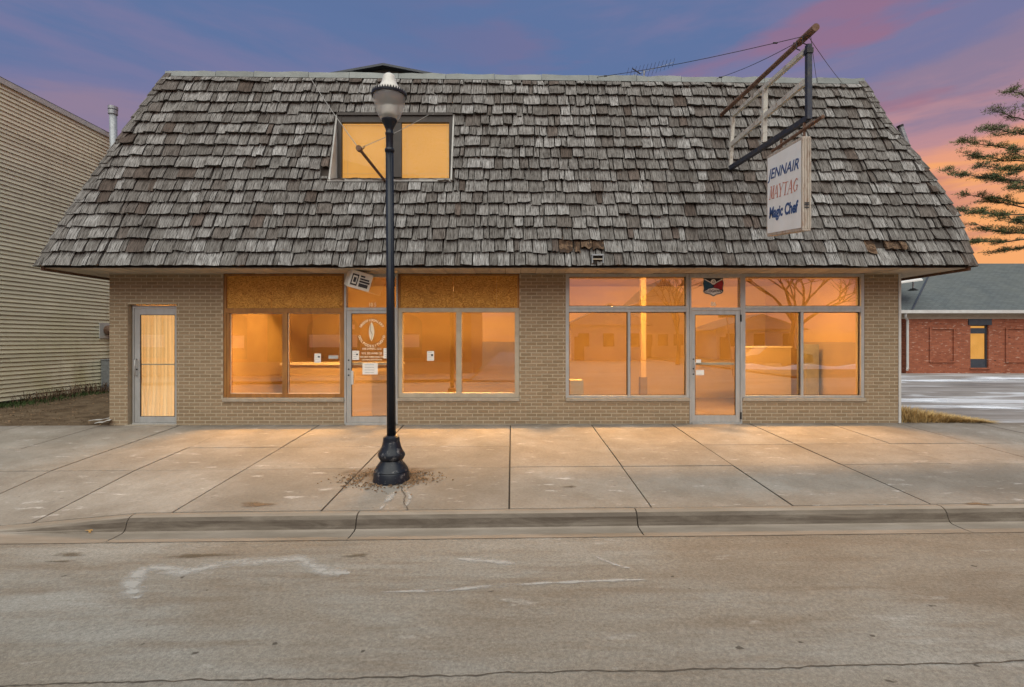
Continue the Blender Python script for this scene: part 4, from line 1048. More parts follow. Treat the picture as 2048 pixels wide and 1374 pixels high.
# dormer window: recess boards, dark frame, panes, blinds
dw = bpy.data.objects.new('dormer_window', None); col.objects.link(dw); dw.parent = shop; dw['label'] = 'lit bronze framed window let into the shake roof'; LOC[dw.name] = Matrix()
YW = 0.20                                   # plane of the glass
zs, zt = rp(-2.2, WS0).z, rp(-2.2, WS1).z
ys, yt = rp(-2.2, WS0).y, rp(-2.2, WS1).y
for xx in (WX0, WX1):       # side boards
    a = .015
    m = MB(); p = [(xx - a, ys - .03, zs - .02), (xx + a, ys - .03, zs - .02), (xx + a, YW + .12, zs - .02), (xx - a, YW + .12, zs - .02), (xx - a, yt - .035, zt + .02), (xx + a, yt - .035, zt + .02), (xx + a, YW + .12, zt + .02), (xx - a, YW + .12, zt + .02)]
    m.hexa(p); m.build('side_board', 'grey_paint', dw)
MB().hexa([(WX0 - .02, ys - .065, zs - .05), (WX1 + .02, ys - .065, zs - .05), (WX1 + .02, YW + .1, zs + .02), (WX0 - .02, YW + .1, zs + .02), (WX0 - .02, ys - .065, zs + .0), (WX1 + .02, ys - .065, zs + .0), (WX1 + .02, YW + .1, zs + .13), (WX0 - .02, YW + .1, zs + .13)]).build('sill', 'grey_paint', dw)
MB().box(WX0 + .016, WX1 - .016, YW - .06, YW + .1, zt - .02, zt + .03).build('head_board', 'dark_bronze', dw)
FX0, FX1, fz0, fz1 = WX0 + .03, WX1 - .02, zs + .10, zt - .02
m = MB(); m.frame(FX0, FX1, fz0, fz1, .07, YW - .03, YW + .05, .13, .05); xm = (FX0 + FX1) / 2 - .03; m.box(xm - .15, xm + .15, YW - .02, YW + .05, fz0 + .07, fz1 - .07)
bevel(m.build('frame', 'dark_bronze', dw), .004)
for a, b in ((FX0 + .07, xm - .15), (xm + .15, FX1 - .07)):
    MB().box(a, b, YW + .01, YW + .016, fz0 + .07, fz1 - .07).build('pane', 'plain_glass', dw)
    MB().box(a - .02, b + .02, YW + .08, YW + .084, fz0 + .03, fz1 - .03).build('roller_blind', 'roller_shade', dw)
    m = MB(); e = .09; t0 = .004
    for p in ((a + e, fz0 + .07, fz1 - .07, 1), (b - e * .5, fz0 + .07, fz1 - .07, 1)): m.box(p[0], p[0] + t0, YW + .070, YW + .075, p[1], p[2])
    for z in (fz0 + .07 + e, fz1 - .07 - e): m.box(a, b, YW + .064, YW + .069, z, z + t0)
    m.build('blind_seam', 'post_wood', dw)
MB().box(WX0, WX1, YW + .12, YW + .14, zs - .05, zt + .05).build('recess_back', 'room_wall', dw)

# vent hood in the broken shakes, dark stub on the far roof, fallen light box
vt = thing('vent_hood', rp(1.5, .1, .05), 'small weathered vent hood poking out of the broken shakes above the pier', 'vent')
vx = FX(1193) * .93
c0 = rp(vx, .11, .05)
m = MB(); m.box(vx - .10, vx + .10, c0.y - .10, c0.y + .06, c0.z + .05, c0.z + .075); m.box(vx - .10, vx - .085, c0.y - .09, c0.y + .06, c0.z - .08, c0.z + .05); m.box(vx + .085, vx + .10, c0.y - .09, c0.y + .06, c0.z - .08, c0.z + .05)
m.build('hood', 'galvanised', vt); MB().box(vx - .085, vx + .085, c0.y - .05, c0.y - .02, c0.z - .09, c0.z + .05).build('vent_opening', 'dark_brown', vt)
MB().box(vx - .084, vx + .084, c0.y - .085, c0.y - .055, c0.z - .02, c0.z + .0).build('vent_slat', 'beige_paint', vt)
p = at(1812, 290, 10.9)
rv = thing('roof_vent_pipe', p, 'short dark vent pipe leaning behind the right roof edge', 'pipe')
MB().tube([at(1822, 320, 10.9), at(1812, 285, 10.9), at(1800, 252, 10.9)], .055, 10).build('pipe', 'galvanised', rv); MB().tube([at(1800.6, 254, 10.9), at(1799.4, 250.5, 10.9)], .065, 10).build('pipe_collar', 'black_metal', rv)

lb = thing('hanging_box_sign', (-2.9, -.35, 2.6), 'small tilted white box sign with black print hanging from the soffit', 'sign')
M_ = Matrix.Translation((-2.80, -.38, 2.70)) @ Matrix.Rotation(R(15), 4, 'Y') @ Matrix.Rotation(R(34), 4, 'Z') @ Matrix.Rotation(R(6), 4, 'X')
def tbox(x0, x1, y0, y1, z0, z1, name, mat, par):
    mb = MB().box(x0, x1, y0, y1, z0, z1); mb.v = [tuple(M_ @ Vector(v)) for v in mb.v]; return bevel(mb.build(name, mat, par), .006)
tbox(-.20, .20, -.13, .13, -.16, .16, 'box_body', 'white_plastic', lb)
tbox(-.17, -.05, -.134, -.131, -.11, .10, 'print', 'ink', lb); tbox(-.15, -.07, -.137, -.1345, -.08, .07, 'print_emblem', 'white_plastic', lb); tbox(-.135, -.085, -.140, -.1375, -.05, .04, 'print_emblem', 'ink', lb)
tbox(-.02, .15, -.134, -.131, -.11, -.045, 'print', 'ink', lb); tbox(-.02, .17, -.134, -.131, -.03, .005, 'print', 'ink', lb); tbox(-.02, .15, -.134, -.131, .02, .05, 'print', 'ink', lb); tbox(-.02, .06, -.134, -.131, .07, .10, 'print', 'ink', lb)
MB().tube([(-2.85, -.38, 2.80), (-2.87, -.36, 2.88)], .012, 6).build('bracket', 'rust_pipe', lb)

# rusty old sign pole over the lamp
p0, p1 = at(770, 362, 9.57), at(718, 297, 7.95)
op = thing('rusty_pole', p0, 'rusty old bracket pole sticking out of the roof below the dormer window', 'pole')
MB().tube([p0 + (p0 - p1) * .05, p1], .024, 10).build('pole_shaft', 'rust_pipe', op)
MB().tube([p1 + Vector((0, .05, 0)), p1 - Vector((0, .03, 0))], [.045, .045], 8).build('pole_cap', 'rust_pipe', op)
MB().tube([at(723, 299, 7.98), at(728, 296, 7.98), at(729, 292, 7.98)], .01, 5).build('hook', 'rust_pipe', op)
def wire(a, b, r=.004, sag=.02, mat='wire', par=None, name='guy_wire'):
    a, b = Vector(a), Vector(b); pts = [a.lerp(b, i / 8) - Vector((0, 0, sag * math.sin(math.pi * i / 8))) for i in range(9)]
    return MB().tube(pts, r, 5).build(name, mat, par)
wire(p1, rp((620 - 1024) / F * 10.28, SL - .05, .08), .006, .03, 'pale_wire', op)
wire(p1, at(860, 228, 10.0), .005, .03, 'pale_wire', op)

# --- hanging sign and its bracket
SX = 4.05
def sx(px, py, X=SX): return on_x(px, py, X)
br = thing('sign_bracket', sx(1440, 232), 'tall rusty steel bracket frame jutting from the roof over the sidewalk', 'bracket')
a, b = sx(1440, 232), sx(1632, 54)
MB().tube([a + (a - b) * .04, a.lerp(b, .9)], .038, 12).build('pole_shaft', 'rust_pipe', br, smooth=False)
MB().tube([a.lerp(b, .87), b], .05, 12).build('pole_sleeve', 'rust_pipe', br)
XF = SX + .02
def fr(px, py): return sx(px, py, XF)
A, B = fr(1461, 336), fr(1617, 236)          # lower arm
Cc, Dd = fr(1466, 231), fr(1617, 97)         # upper rail
E1, E2 = fr(1463, 289), fr(1609, 165)        # middle rail
MB().bar(A, B, .07, .075).build('lower_arm', 'navy_steel', br)
MB().bar(Cc, Dd, .06, .06).build('upper_rail', 'sign_steel', br)
MB().bar(E1, E2, .05, .085).build('middle_rail', 'sign_steel', br)
MB().bar(B + Vector((0, 0, -.02)), Dd + Vector((0, 0, .05)), .065, .065, (0, 1, 0)).build('front_post', 'navy_steel', br)
MB().bar(fr(1528, 285), fr(1530, 176), .07, .06, (0, 1, 0)).build('middle_post', 'sign_steel', br)
MB().bar(A + Vector((0, 0, .02)), Cc, .06, .06, (0, 1, 0)).build('rear_post', 'sign_steel', br)
MB().bar(fr(1617, 108), fr(1617, 98), .09, .09, (0, 1, 0)).build('corner_plate', 'black_metal', br)
for s_ in (.88, .93):
    q = a.lerp(b, s_); MB().tube([q + Vector((-.05, 0, 0)), q + Vector((-.05, 0, -.1)), q + Vector((0, 0, -.12))], .008, 5).build('shackle', 'black_metal', br)
hp0, hp1 = sx(1646, 233), sx(1545, 302)
MB().tube([hp0, hp1], .024, 10).build('hanger_pipe', 'rust_pipe', br)
for s_ in (.33, .8):
    q = hp0.lerp(hp1, s_); MB().bar(q + Vector((0, 0, .09)), q + Vector((0, 0, -.13)), .03, .02, (0, 1, 0)).build('hanger_strap', 'rust_pipe', br)
for px_, py_, sg in ((1190, 154, 0), (1432, 157, 0)):
    e_ = rp((px_ - 1024) / F * 10.31, SL) + Vector((0, 0, .05)); wire(b + Vector((0, .1, -.04)), e_, .005, .05, 'wire', br)
    ws = b + Vector((0, .1, -.04))
    q = ws.lerp(e_, .93) - Vector((0, 0, .011)); MB().tube([q + Vector((.03, 0, 0)), q - Vector((.03, 0, 0))], .014, 6).build('wire_clamp', 'black_metal', br)
    q = ws.lerp(e_, .12) - Vector((0, 0, .018)); MB().tube([q + Vector((.03, 0, 0)), q - Vector((.03, 0, 0))], .012, 6).build('wire_clamp', 'black_metal', br)
wire(b + Vector((0, .15, -.06)), rp((1684 - 1024) / F * 10.31, SL), .004, .02, 'wire', br); wire(b + Vector((0, .12, -.06)), rp((1634 - 1024) / F * 10.31, SL), .004, .02, 'wire', br)

XS = 3.985           # the lettered face
n0, n1 = on_x(1605, 272, XS), on_x(1605, 461.5, XS); f0, f1 = on_x(1533.5, 313, XS), on_x(1533, 473, XS)
TW = .115
sg_ = thing('hanging_sign', (XS + TW / 2, (n0.y + f0.y) / 2, n1.z), 'white hanging sign box with blue and red lettering under the roof bracket', 'sign')
zt0, zb0, zt1, zb1 = n0.z, n1.z, f0.z, f1.z
T = Vector((TW, 0, 0))
m = MB().hexa([n1, n1 + T, f1 + T, f1, n0, n0 + T, f0 + T, f0]); bevel(m.build('sign_can', 'sign_can', sg_), .008)
ins = .035
def face_pt(u, v): # u from far(0) to near(1), v bottom 0..1
    lo, hi = f1.lerp(n1, u), f0.lerp(n0, u); return lo.lerp(hi, v)
e = Vector((-.004, 0, 0))
for off, nm in ((e, 'sign_panel'), (T - e * 1, 'sign_panel')):
    q = [face_pt(ins, ins) + off, face_pt(1 - ins, ins) + off, face_pt(1 - ins, 1 - ins) + off, face_pt(ins, 1 - ins) + off]
    m = MB(); w8 = Vector((.003 if off.x < 0 else -.003, 0, 0)); m.hexa([q[0], q[1], q[1] + w8, q[0] + w8, q[3], q[2], q[2] + w8, q[3] + w8]); m.build(nm, 'sign_face', sg_)
for k_ in range(3):
    yy = n1.y - .004; xx = XS + .03 + k_ * .035
    MB().box(xx, xx + .012, yy - .008, yy + .004, zb0 + .03, zt0 - .03).build('can_rib', 'sign_can', sg_)
for zz in (.31, .345, .37): MB().box(XS + .02, XS + .085, n1.y - .015, n1.y - .012, zb0 + zz, zb0 + zz + .018).build('maker_plate', 'ink', sg_)
# letters: text x axis runs from far to near (towards -Y), seen from -X
Uv = (n1 - f1); SW = Uv.length; Ud = Uv.normalized()
MS = Matrix(((0, 0, -1, 0), (-1, 0, 0, 0), (0, 1, 0, 0), (0, 0, 0, 1)))
def on_face(u, v): q = face_pt(u, v) + e * 1.6; return Matrix.Translation(q) @ MS @ Matrix.Rotation(math.atan2(n1.z - f1.z, SW), 4, 'Z')
text('JENNAIR', .215, 'sign_blue', sg_, on_face(.5, .735), 'lettering', shear=.18, bold=.003, sx=1.02)
text('Magic Chef', .225, 'sign_blue', sg_, on_face(.49, .27), 'lettering', shear=.0, bold=.008, sx=.78)
# tall serif word built from strokes
STROKES = {'M': [((.1, 0), (.2, 1), .07), ((.2, 1), (.5, .05), .16), ((.5, .05), (.85, 1), .07), ((.85, 1), (.9, 0), .16)], 'A': [((.05, 0), (.5, 1), .07), ((.5, 1), (.95, 0), .17), ((.22, .35), (.78, .35), .07)],
 'Y': [((.05, 1), (.5, .45), .16), ((.95, 1), (.5, .45), .07), ((.5, .5), (.5, 0), .16)], 'T': [((.5, 1), (.5, 0), .17), ((.02, .95), (.98, .95), .07)],
 'G': [((.9, .8), (.6, .98), .08), ((.6, .98), (.2, .75), .13), ((.2, .75), (.12, .35), .17), ((.12, .35), (.5, .03), .13), ((.5, .03), (.88, .15), .08), ((.88, .1), (.88, .45), .15), ((.65, .45), (1, .45), .07)]}
SERIF = {'M': [(.12, 0), (.9, 0), (.17, 1), (.86, 1)], 'A': [(.05, 0), (.93, 0)], 'Y': [(.07, 1), (.93, 1), (.5, 0)], 'T': [(.5, 0)], 'G': []}
m = MB(); lw, lh = .132, .185; Mx = on_face(.5, .515); tot = 6 * lw
for i, ch in enumerate('MAYTAG'):
    ox = -tot / 2 + i * lw
    tr = lambda x, y, k=0: Mx @ Vector((ox + x * lw * .93 + y * .02, (y - .5) * lh, .001 * k))
    for (xa, ya), (xb, yb), w_ in STROKES[ch]:
        d = Vector(((xb - xa) * lw, (yb - ya) * lh)); nn = Vector((-d.y, d.x)).normalized() * w_ * lw / 2
        cs = [Vector((ox + x * lw * .93 + y * .02, (y - .5) * lh)) + nn * s_ for x, y, s_ in ((xa, ya, -1), (xb, yb, -1), (xb, yb, 1), (xa, ya, 1))]
        m.face([Mx @ Vector((c_.x, c_.y, .0005 * rnd.random())) for c_ in cs])
    for x, y in SERIF[ch]:
        c_ = Vector((ox + x * lw * .93 + y * .02, (y - .5) * lh)); m.face([Mx @ Vector((c_.x + dx, c_.y + dy, .0008)) for dx, dy in ((-.024, -.005), (.024, -.005), (.024, .005), (-.024, .005))])
m.build('lettering', 'sign_red', sg_)

# --- TV antenna behind the ridge
an = thing('tv_antenna', at(1288, 170, 13), 'spindly television antenna just above the roof ridge', 'antenna')
MB().tube([at(1288, 200, 13), at(1288, 140, 13)], .02, 8).build('mast', 'galvanised', an)
ba, bb = at(1252, 155, 13), at(1347, 125, 13)
MB().tube([ba, bb], .005, 6).build('boom', 'galvanised', an)
for i in range(13):
    q = ba.lerp(bb, i / 12); h = .10 - .004 * i
    MB().tube([q + Vector((-.02, -.4 + .02 * i, h * .35)), q + Vector((.02, .4 - .02 * i, -h * .35))], .004, 4).build('element', 'wire', an)
MB().tube([at(1265, 137, 12.9), at(1281, 148, 12.9)], .014, 6).build('reflector', 'wire', an)

# ================================================================== LAMP POST
LX, LY = -1.53, -3.25
LZ = gz(LX, LY)
lp = thing('street_lamp', (LX, LY, LZ), 'dark navy street lamp with acorn lantern standing on the sidewalk', 'street lamp')
PXM = 6.35 / 1000 * 1.0      # metres per photo pixel at the post
Zp = lambda y: (957 - y) * PXM
base = [(36.8, 958), (36.8, 955), (35.5, 951), (35.3, 941), (33.8, 938.5), (34.5, 937), (31, 931), (26, 924), (22, 919), (21, 917), (24, 914), (27, 907), (26, 903), (22, 897), (19, 889), (17, 881), (16.3, 879), (16.6, 876), (15.6, 871), (13, 869), (9.5, 867.5)]
def lprof(l): return [(r * PXM, Zp(y)) for r, y in l]
def lp_part(l, name, mat, **k):
    mb = MB().lathe(lprof(l), (LX, LY, LZ), 40, **k); return mb.build(name, mat, lp, smooth=True)
def autosmooth(o, a=35):
    m_ = o.data; bm = bmesh.new(); bm.from_mesh(m_)
    for e_ in bm.edges:
        if len(e_.link_faces) == 2 and e_.calc_face_angle(0) > R(a): e_.smooth = False
    bm.to_mesh(m_); bm.free(); return o
o = lp_part(base[:10], 'base_plinth', 'lamp_paint'); autosmooth(o)
o = lp_part(base[9:], 'base_bell', 'lamp_paint', flute=.022, nf=8); autosmooth(o, 40)
o = lp_part([(8.6, 868), (8.0, 600), (7.6, 300)], 'shaft', 'lamp_paint', flute=.045, nf=10)
o = lp_part([(8.2, 302), (9.6, 300), (9.6, 296), (8.2, 294)], 'collar', 'lamp_paint'); autosmooth(o)
o = lp_part([(7.2, 296), (7.2, 268), (8.2, 266), (8.2, 263), (6.8, 261), (7.5, 256), (10, 250), (13.5, 243), (15.5, 239.5), (15.5, 237), (14, 236)], 'lantern_fitter', 'lamp_paint', flute=.012, nf=12); autosmooth(o, 50)
o = lp_part([(13.5, 239), (17.5, 235), (22, 228), (26.5, 216), (29.5, 206), (31.3, 196), (31.8, 190), (31.4, 187)], 'lantern_globe', 'lamp_glass')
o = lp_part([(31, 191), (34.6, 190.5), (35, 187), (33, 185.5), (30, 184.5), (23, 183.5)], 'crown_ring', 'lamp_paint'); autosmooth(o)
for k_ in range(40):
    th = 2 * math.pi * k_ / 40; x, y = LX + 33.6 * PXM * math.cos(th), LY + 33.6 * PXM * math.sin(th); z = LZ + Zp(186)
    w_ = .011; q = []
    for dz, ww in ((0, w_), (.026, w_ * .25)):
        for a_, b_ in ((-1, -1), (1, -1), (1, 1), (-1, 1)):
            q.append((x + (-math.sin(th) * a_ * ww + math.cos(th) * b_ * .004), y + (math.cos(th) * a_ * ww + math.sin(th) * b_ * .004), z + dz))
    MB().hexa(q).build('crown_point', 'lamp_paint', bpy.data.objects['crown_ring'])
o = lp_part([(24.5, 185), (24, 179), (22.5, 174), (18.5, 169.5), (15.0, 163), (12.5, 153), (11, 149), (8, 146), (3, 144.8), (0.2, 144.5)], 'lantern_cap', 'opal')
o = lp_part([(2.2, 145.5), (2.6, 143.5), (2.2, 141.5), (.4, 139.8)], 'finial', 'lamp_paint')
o = lp_part([(14.5, 229), (15.2, 226), (15.2, 212), (14, 210.5), (.2, 210)], 'lamp_holder', 'opal')
# the post leans a touch to the left
lp.rotation_euler = (0, R(-.35), 0)

# ================================================================== NEIGHBOURS
# cream sided building on the left
NX = -12.5
nb = thing('sided_building', (NX - 5, 7, 0), 'tall building with cream horizontal siding left of the shop', 'building')
MB().box(-24, NX - .02, .0, 22, -.3, 7.86).build('wall_core', 'cream_siding', nb)
nrow = 73; z = .10; zst = (7.86 - .10) / nrow
for i in range(nrow):
    m = MB(); a, b = z + i * zst, z + (i + 1) * zst
    y_ = 0.0; off = U(.6, 3.6); bow = 0.0
    while y_ < 22:
        y2 = min(22, y_ + (off if y_ == 0 else 3.66)); e1, e2 = U(-.003, .004), U(-.003, .004); tn = rnd.random()
        m.face([(NX + .034 + e1, y_, a + bow), (NX + .004 + e1, y_, b + .004), (NX + .004 + e2, y2, b + .004), (NX + .034 + e2, y2, a)], tn); y_ = y2
    m.face([(NX - .02, 0, a), (NX - .02, 22, a), (NX + .034, 22, a), (NX + .034, 0, a)], .3)
    m.build('siding_board', 'cream_siding', nb)
MB().box(NX - .02, NX + .06, -.05, 22.1, 7.86, 7.99).build('eave_fascia', 'white_trim', nb)
MB().hexa([(NX + .04, -.2, 7.995), (NX + .04, 22.2, 7.995), (-18.2, 22.2, 8.5), (-18.2, -.2, 8.5), (NX + .04, -.2, 8.02), (NX + .04, 22.2, 8.02), (-18.2, 22.2, 8.58), (-18.2, -.2, 8.58)]).build('roof', 'asphalt_shingle', nb)
MB().box(NX - .02, NX + .012, .1, 21.9, -.2, .095).build('foundation', 'dark_brown', nb)
q = at(226, 330, 15.6)
vp = thing('flue_pipe', (q.x, q.y, 5.0), 'tall grey metal flue pipe with a cap above the left roof edge', 'pipe')
MB().tube([at(230, 420, 15.6), at(226, 226, 15.6)], .10, 16).build('pipe', 'galvanised', vp, smooth=True)
MB().tube([at(226, 229, 15.6), at(226, 221, 15.6)], .125, 16).build('cap_lower', 'galvanised', vp); MB().tube([at(226, 219.5, 15.6), at(226, 213.5, 15.6)], .13, 16).build('cap_upper', 'galvanised', vp); MB().tube([at(226, 224, 15.6), at(226, 216, 15.6)], .08, 10).build('cap_neck', 'black_metal', vp)
yv = NX * F / (208 - 1024) * 1 - CAMD
zv = CAMZ + (HY - 660) / F * (yv + CAMD)
ev = thing('exhaust_vent', (NX, yv, zv), 'round red brown exhaust vent on a white plate on the siding', 'vent')
MB().box(NX + .02, NX + .05, yv - .22, yv + .35, zv - .26, zv + .22).build('mounting_plate', 'white_trim', ev)
MB().tube([(NX + .05, yv + .05, zv), (NX + .30, yv + .05, zv - .01)], [.14, .17], 16).build('vent_drum', 'rust_pipe', ev, smooth=True); MB().tube([(NX + .30, yv + .05, zv - .01), (NX + .32, yv + .05, zv - .01)], .14, 16).build('vent_mouth', 'dark_brown', ev)
ub = thing('utility_cabinet', (NX + .2, yv + .3, 0), 'grey metal utility box standing against the cream siding', 'utility box')
ya = NX * F / (193 - 1024) - CAMD + .1
bevel(MB().box(NX + .05, NX + .42, ya, ya + 1.1, .02, .98).build('cabinet_body', 'galvanised', ub), .015); bevel(MB().box(NX + .04, NX + .44, ya - .02, ya + 1.12, .98, 1.02).build('cabinet_lid', 'galvanised', ub), .01)
MB().tube([(NX + .2, ya + .4, 1.02), (NX + .2, ya + .4, 1.25), (NX + .04, ya + .4, 1.27)], .02, 8).build('conduit', 'galvanised', ub)
for k_, (px_, py_, l, an_) in enumerate(((203, 845, .42, .15), (206, 850, .25, .5))):
    c = gpt(px_, py_, .0); fg = thing('metal_scrap', (c[0], c[1], 0), ('long torn strip' if k_ == 0 else 'short bent piece') + ' of white metal trim on the dirt by the shop corner', 'scrap', 'scraps of white trim')
    m = MB(); ca, sa = math.cos(an_), math.sin(an_)
    for i in range(4):
        u0, u1 = -l / 2 + l * i / 4, -l / 2 + l * (i + 1) / 4; z0, z1 = .03 + .05 * (i / 4) ** 2 + (i % 2) * .012, .03 + .05 * ((i + 1) / 4) ** 2 + ((i + 1) % 2) * .012; w0, w1 = .03 + .05 * i / 4, .03 + .05 * (i + 1) / 4
        P = lambda u, w_, z_: (c[0] + u * ca - w_ * sa, c[1] + u * sa + w_ * ca, z_ + .01)
        m.hexa([P(u0, -w0, z0), P(u1, -w1, z1), P(u1, w1, z1), P(u0, w0, z0), P(u0, -w0, z0 + .006), P(u1, -w1, z1 + .006), P(u1, w1, z1 + .006), P(u0, w0, z0 + .006)])
    m.build('strip', 'white_trim', fg)
# gabled building rising behind the shop
gb = thing('rear_house', (-3.6, 8, 0), 'low grey gable peeking over the middle of the roof ridge', 'building')
dg = 16.5; pk = at(770, 138.5, dg); lf = at(560, 176, dg); rt = at(960, 176, dg)
yb_ = pk.y; dep = Vector((0, 6, 0))
m = MB(); m.face([lf, Vector((lf.x, yb_, 3)), Vector((rt.x, yb_, 3)), rt, pk]); m.build('gable_wall', 'asphalt_shingle', gb)
for q, s_ in ((lf, -1), (rt, 1)):
    up = Vector((0, 0, .07)); ov = Vector((0, -.25, 0)); qq = q + (q - pk) * .05
    m = MB().hexa([qq + ov, pk + ov, pk + dep, qq + dep, qq + ov + up, pk + ov + up, pk + dep + up, qq + dep + up]) if s_ < 0 else MB().hexa([pk + ov, qq + ov, qq + dep, pk + dep, pk + ov + up, qq + ov + up, qq + dep + up, pk + dep + up])
    m.build('roof_slope', 'slate_paint', gb)
# red brick building on the right
dr = 27.0; yr = dr - CAMD
rb = thing('brick_building', (22, yr, 0), 'low red brick building with a grey shingle hip roof right of the shop', 'building')
xc = at(1812, 700, dr).x; zb = 0.02; zev = at(1900, 637, dr).z; ztopw = at(1900, 622, dr).z
px0, px1 = at(1862, 0, dr).x, at(1909, 0, dr).x
wx0, wx1 = at(1941, 0, dr).x, at(1977, 0, dr).x
WZ0, WZ1 = at(0, 735.5, dr).z, at(0, 650, dr).z
m = MB(); m.box(xc, wx0, yr, yr + .3, -.2, zev + .02); m.box(wx1, xc + 14, yr, yr + .3, -.2, zev + .02); m.box(wx0, wx1, yr, yr + .3, -.2, WZ0); m.box(wx0, wx1, yr, yr + .3, WZ1, zev + .02)
m.box(xc, xc + .3, yr + .3, yr + 8, -.2, zev + .02); m.box(xc - 8, xc, yr + 2.0, yr + 2.3, -.2, zev + .02)
m.build('wall', 'red_brick', rb)
for a, b in ((1858, 1909), (2010, 2061)):        # raised rectangular brick panels
    x0, x1 = at(a, 0, dr).x, at(b, 0, dr).x; z0, z1 = at(0, 725, dr).z, at(0, 655, dr).z
    MB().frame(x0, x1, z0, z1, .09, yr - .06, yr + .01).build('brick_panel', 'red_brick', rb)
wi = bpy.data.objects.new('window', None); col.objects.link(wi); wi.parent = rb; wi.matrix_parent_inverse = LOC[rb.name].inverted(); LOC[wi.name] = Matrix()
MB().box(at(1936, 0, dr).x, at(1982, 0, dr).x, yr - .05, yr + .05, at(0, 650, dr).z, zev + .0).build('lintel_panel', 'slate_paint', wi)
m = MB(); m.frame(wx0, wx1, WZ0, WZ1, .05, yr + .1, yr + .18); m.box(wx0 + .05, wx1 - .05, yr + .11, yr + .17, WZ0 + .05, at(0, 718, dr).z); m.box(wx0 + .05, wx1 - .05, yr + .11, yr + .17, at(0, 667, dr).z, at(0, 656, dr).z); m.build('frame', 'slate_paint', wi)
MB().box(wx0 + .05, wx1 - .05, yr + .13, yr + .14, at(0, 718, dr).z, at(0, 667, dr).z).build('pane', 'plain_glass', wi)
MB().box(wx0 + .04, wx1 - .04, yr + .2, yr + .21, WZ0, WZ1).build('blind', 'roller_shade', wi)
MB().box(wx0 - .05, wx1 + .05, yr - .06, yr + .12, WZ0 - .08, WZ0 - .002).build('sill', 'red_brick', wi)
# roof: front slope, left wing slope, fascia, gutter
zr = at(0, 527, dr + 4.6).z
ovh = .45
lx = at(1822, 0, dr).x - .3
m = MB()
hipx = at(1850, 0, dr + 1.6).x
fe = [Vector((lx, yr - ovh, ztopw)), Vector((xc + 15, yr - ovh, ztopw)), Vector((xc + 15, yr + 4.6, zr)), Vector((lx + 5.3, yr + 4.6, zr))]
m.face(fe); m.build('roof_slope', 'asphalt_shingle', rb)
m = MB(); m.face([Vector((lx, yr - ovh, ztopw)), Vector((lx + 5.3, yr + 4.6, zr)), Vector((lx - 8, yr + 4.6, zr)), Vector((lx - 8, yr - ovh + .2, ztopw))]); m.build('roof_slope', 'asphalt_shingle', rb)
MB().tube([Vector((lx, yr - ovh, ztopw + .02)), Vector((lx + 5.3, yr + 4.6, zr + .02))], .05, 6).build('hip_cap', 'slate_paint', rb)
MB().box(lx - 8, xc + 15, yr - ovh - .09, yr - ovh + .02, ztopw - .14, ztopw + .02).build('gutter', 'white_trim', rb)
MB().box(lx - 8, xc + 15, yr - .06, yr + .0, zev - .02, ztopw - .12).build('fascia', 'beige_paint', rb)
MB().box(lx - 8, xc + 15, yr - ovh + .02, yr - .06, ztopw - .16, ztopw - .13).build('eave_soffit', 'beige_paint', rb)
xd = at(1812, 0, dr).x
MB().tube([(xd - .35, yr - ovh, ztopw - .12), (xd - .3, yr - .35, ztopw - .3), (xd, yr - .1, zev - .1), (xd, yr - .1, .15), (xd - .2, yr - .35, .06)], .06, 8).build('downspout', 'white_trim', rb)
m = MB()
a, b = at(1780, 562, dr - .3), at(1843, 560, dr - .3)
pa = [at(1770, 571, dr - .6), at(1846, 561, dr - .6), at(1833, 552, dr + .8), at(1770, 556, dr + .8)]
m.hexa(pa + [v + Vector((0, 0, .06)) for v in pa]); m.build('roof_panel', 'white_siding', rb)
MB().tube([at(1826, 563, dr + .1), at(1826, 578, dr + .1)], .035, 6).build('panel_post', 'galvanised', rb); MB().tube([at(1826, 577, dr + .1), at(1826, 581, dr + .1)], [.1, .25], 8).build('post_boot', 'black_metal', rb)

# pine on the right
tx = at(2098, 0, 33)
pt = thing('pine_tree', (tx.x, tx.y, -.6), 'tall green pine with layered branches behind the brick building', 'tree')
dp = 33; tz = at(0, 90, dp).z
MB().tube([(tx.x, tx.y, -.6), (tx.x + .05, tx.y, 6), (tx.x - .05, tx.y, 13), (tx.x, tx.y, tz)], [.34, .27, .15, .03], 10).build('trunk', 'bark', pt, smooth=True)
limbs, crown = MB(), MB()
pr = random.Random(11)
def needles(c, d, n, spread, tint):
    for _ in range(n):
        o_ = c + Vector((pr.gauss(0, spread), pr.gauss(0, spread), pr.gauss(0, spread * .45)))
        dv = (d * .5 + Vector((pr.gauss(0, .6), pr.gauss(0, .6), pr.gauss(.28, .45)))).normalized() * pr.uniform(.10, .21)
        s_ = dv.cross(Vector((pr.gauss(0, 1), pr.gauss(0, 1), pr.gauss(0, 1)))).normalized() * pr.uniform(.010, .021)
        crown.face([o_ - s_, o_ + s_, o_ + dv], min(1, max(0, tint + pr.gauss(0, .18))))
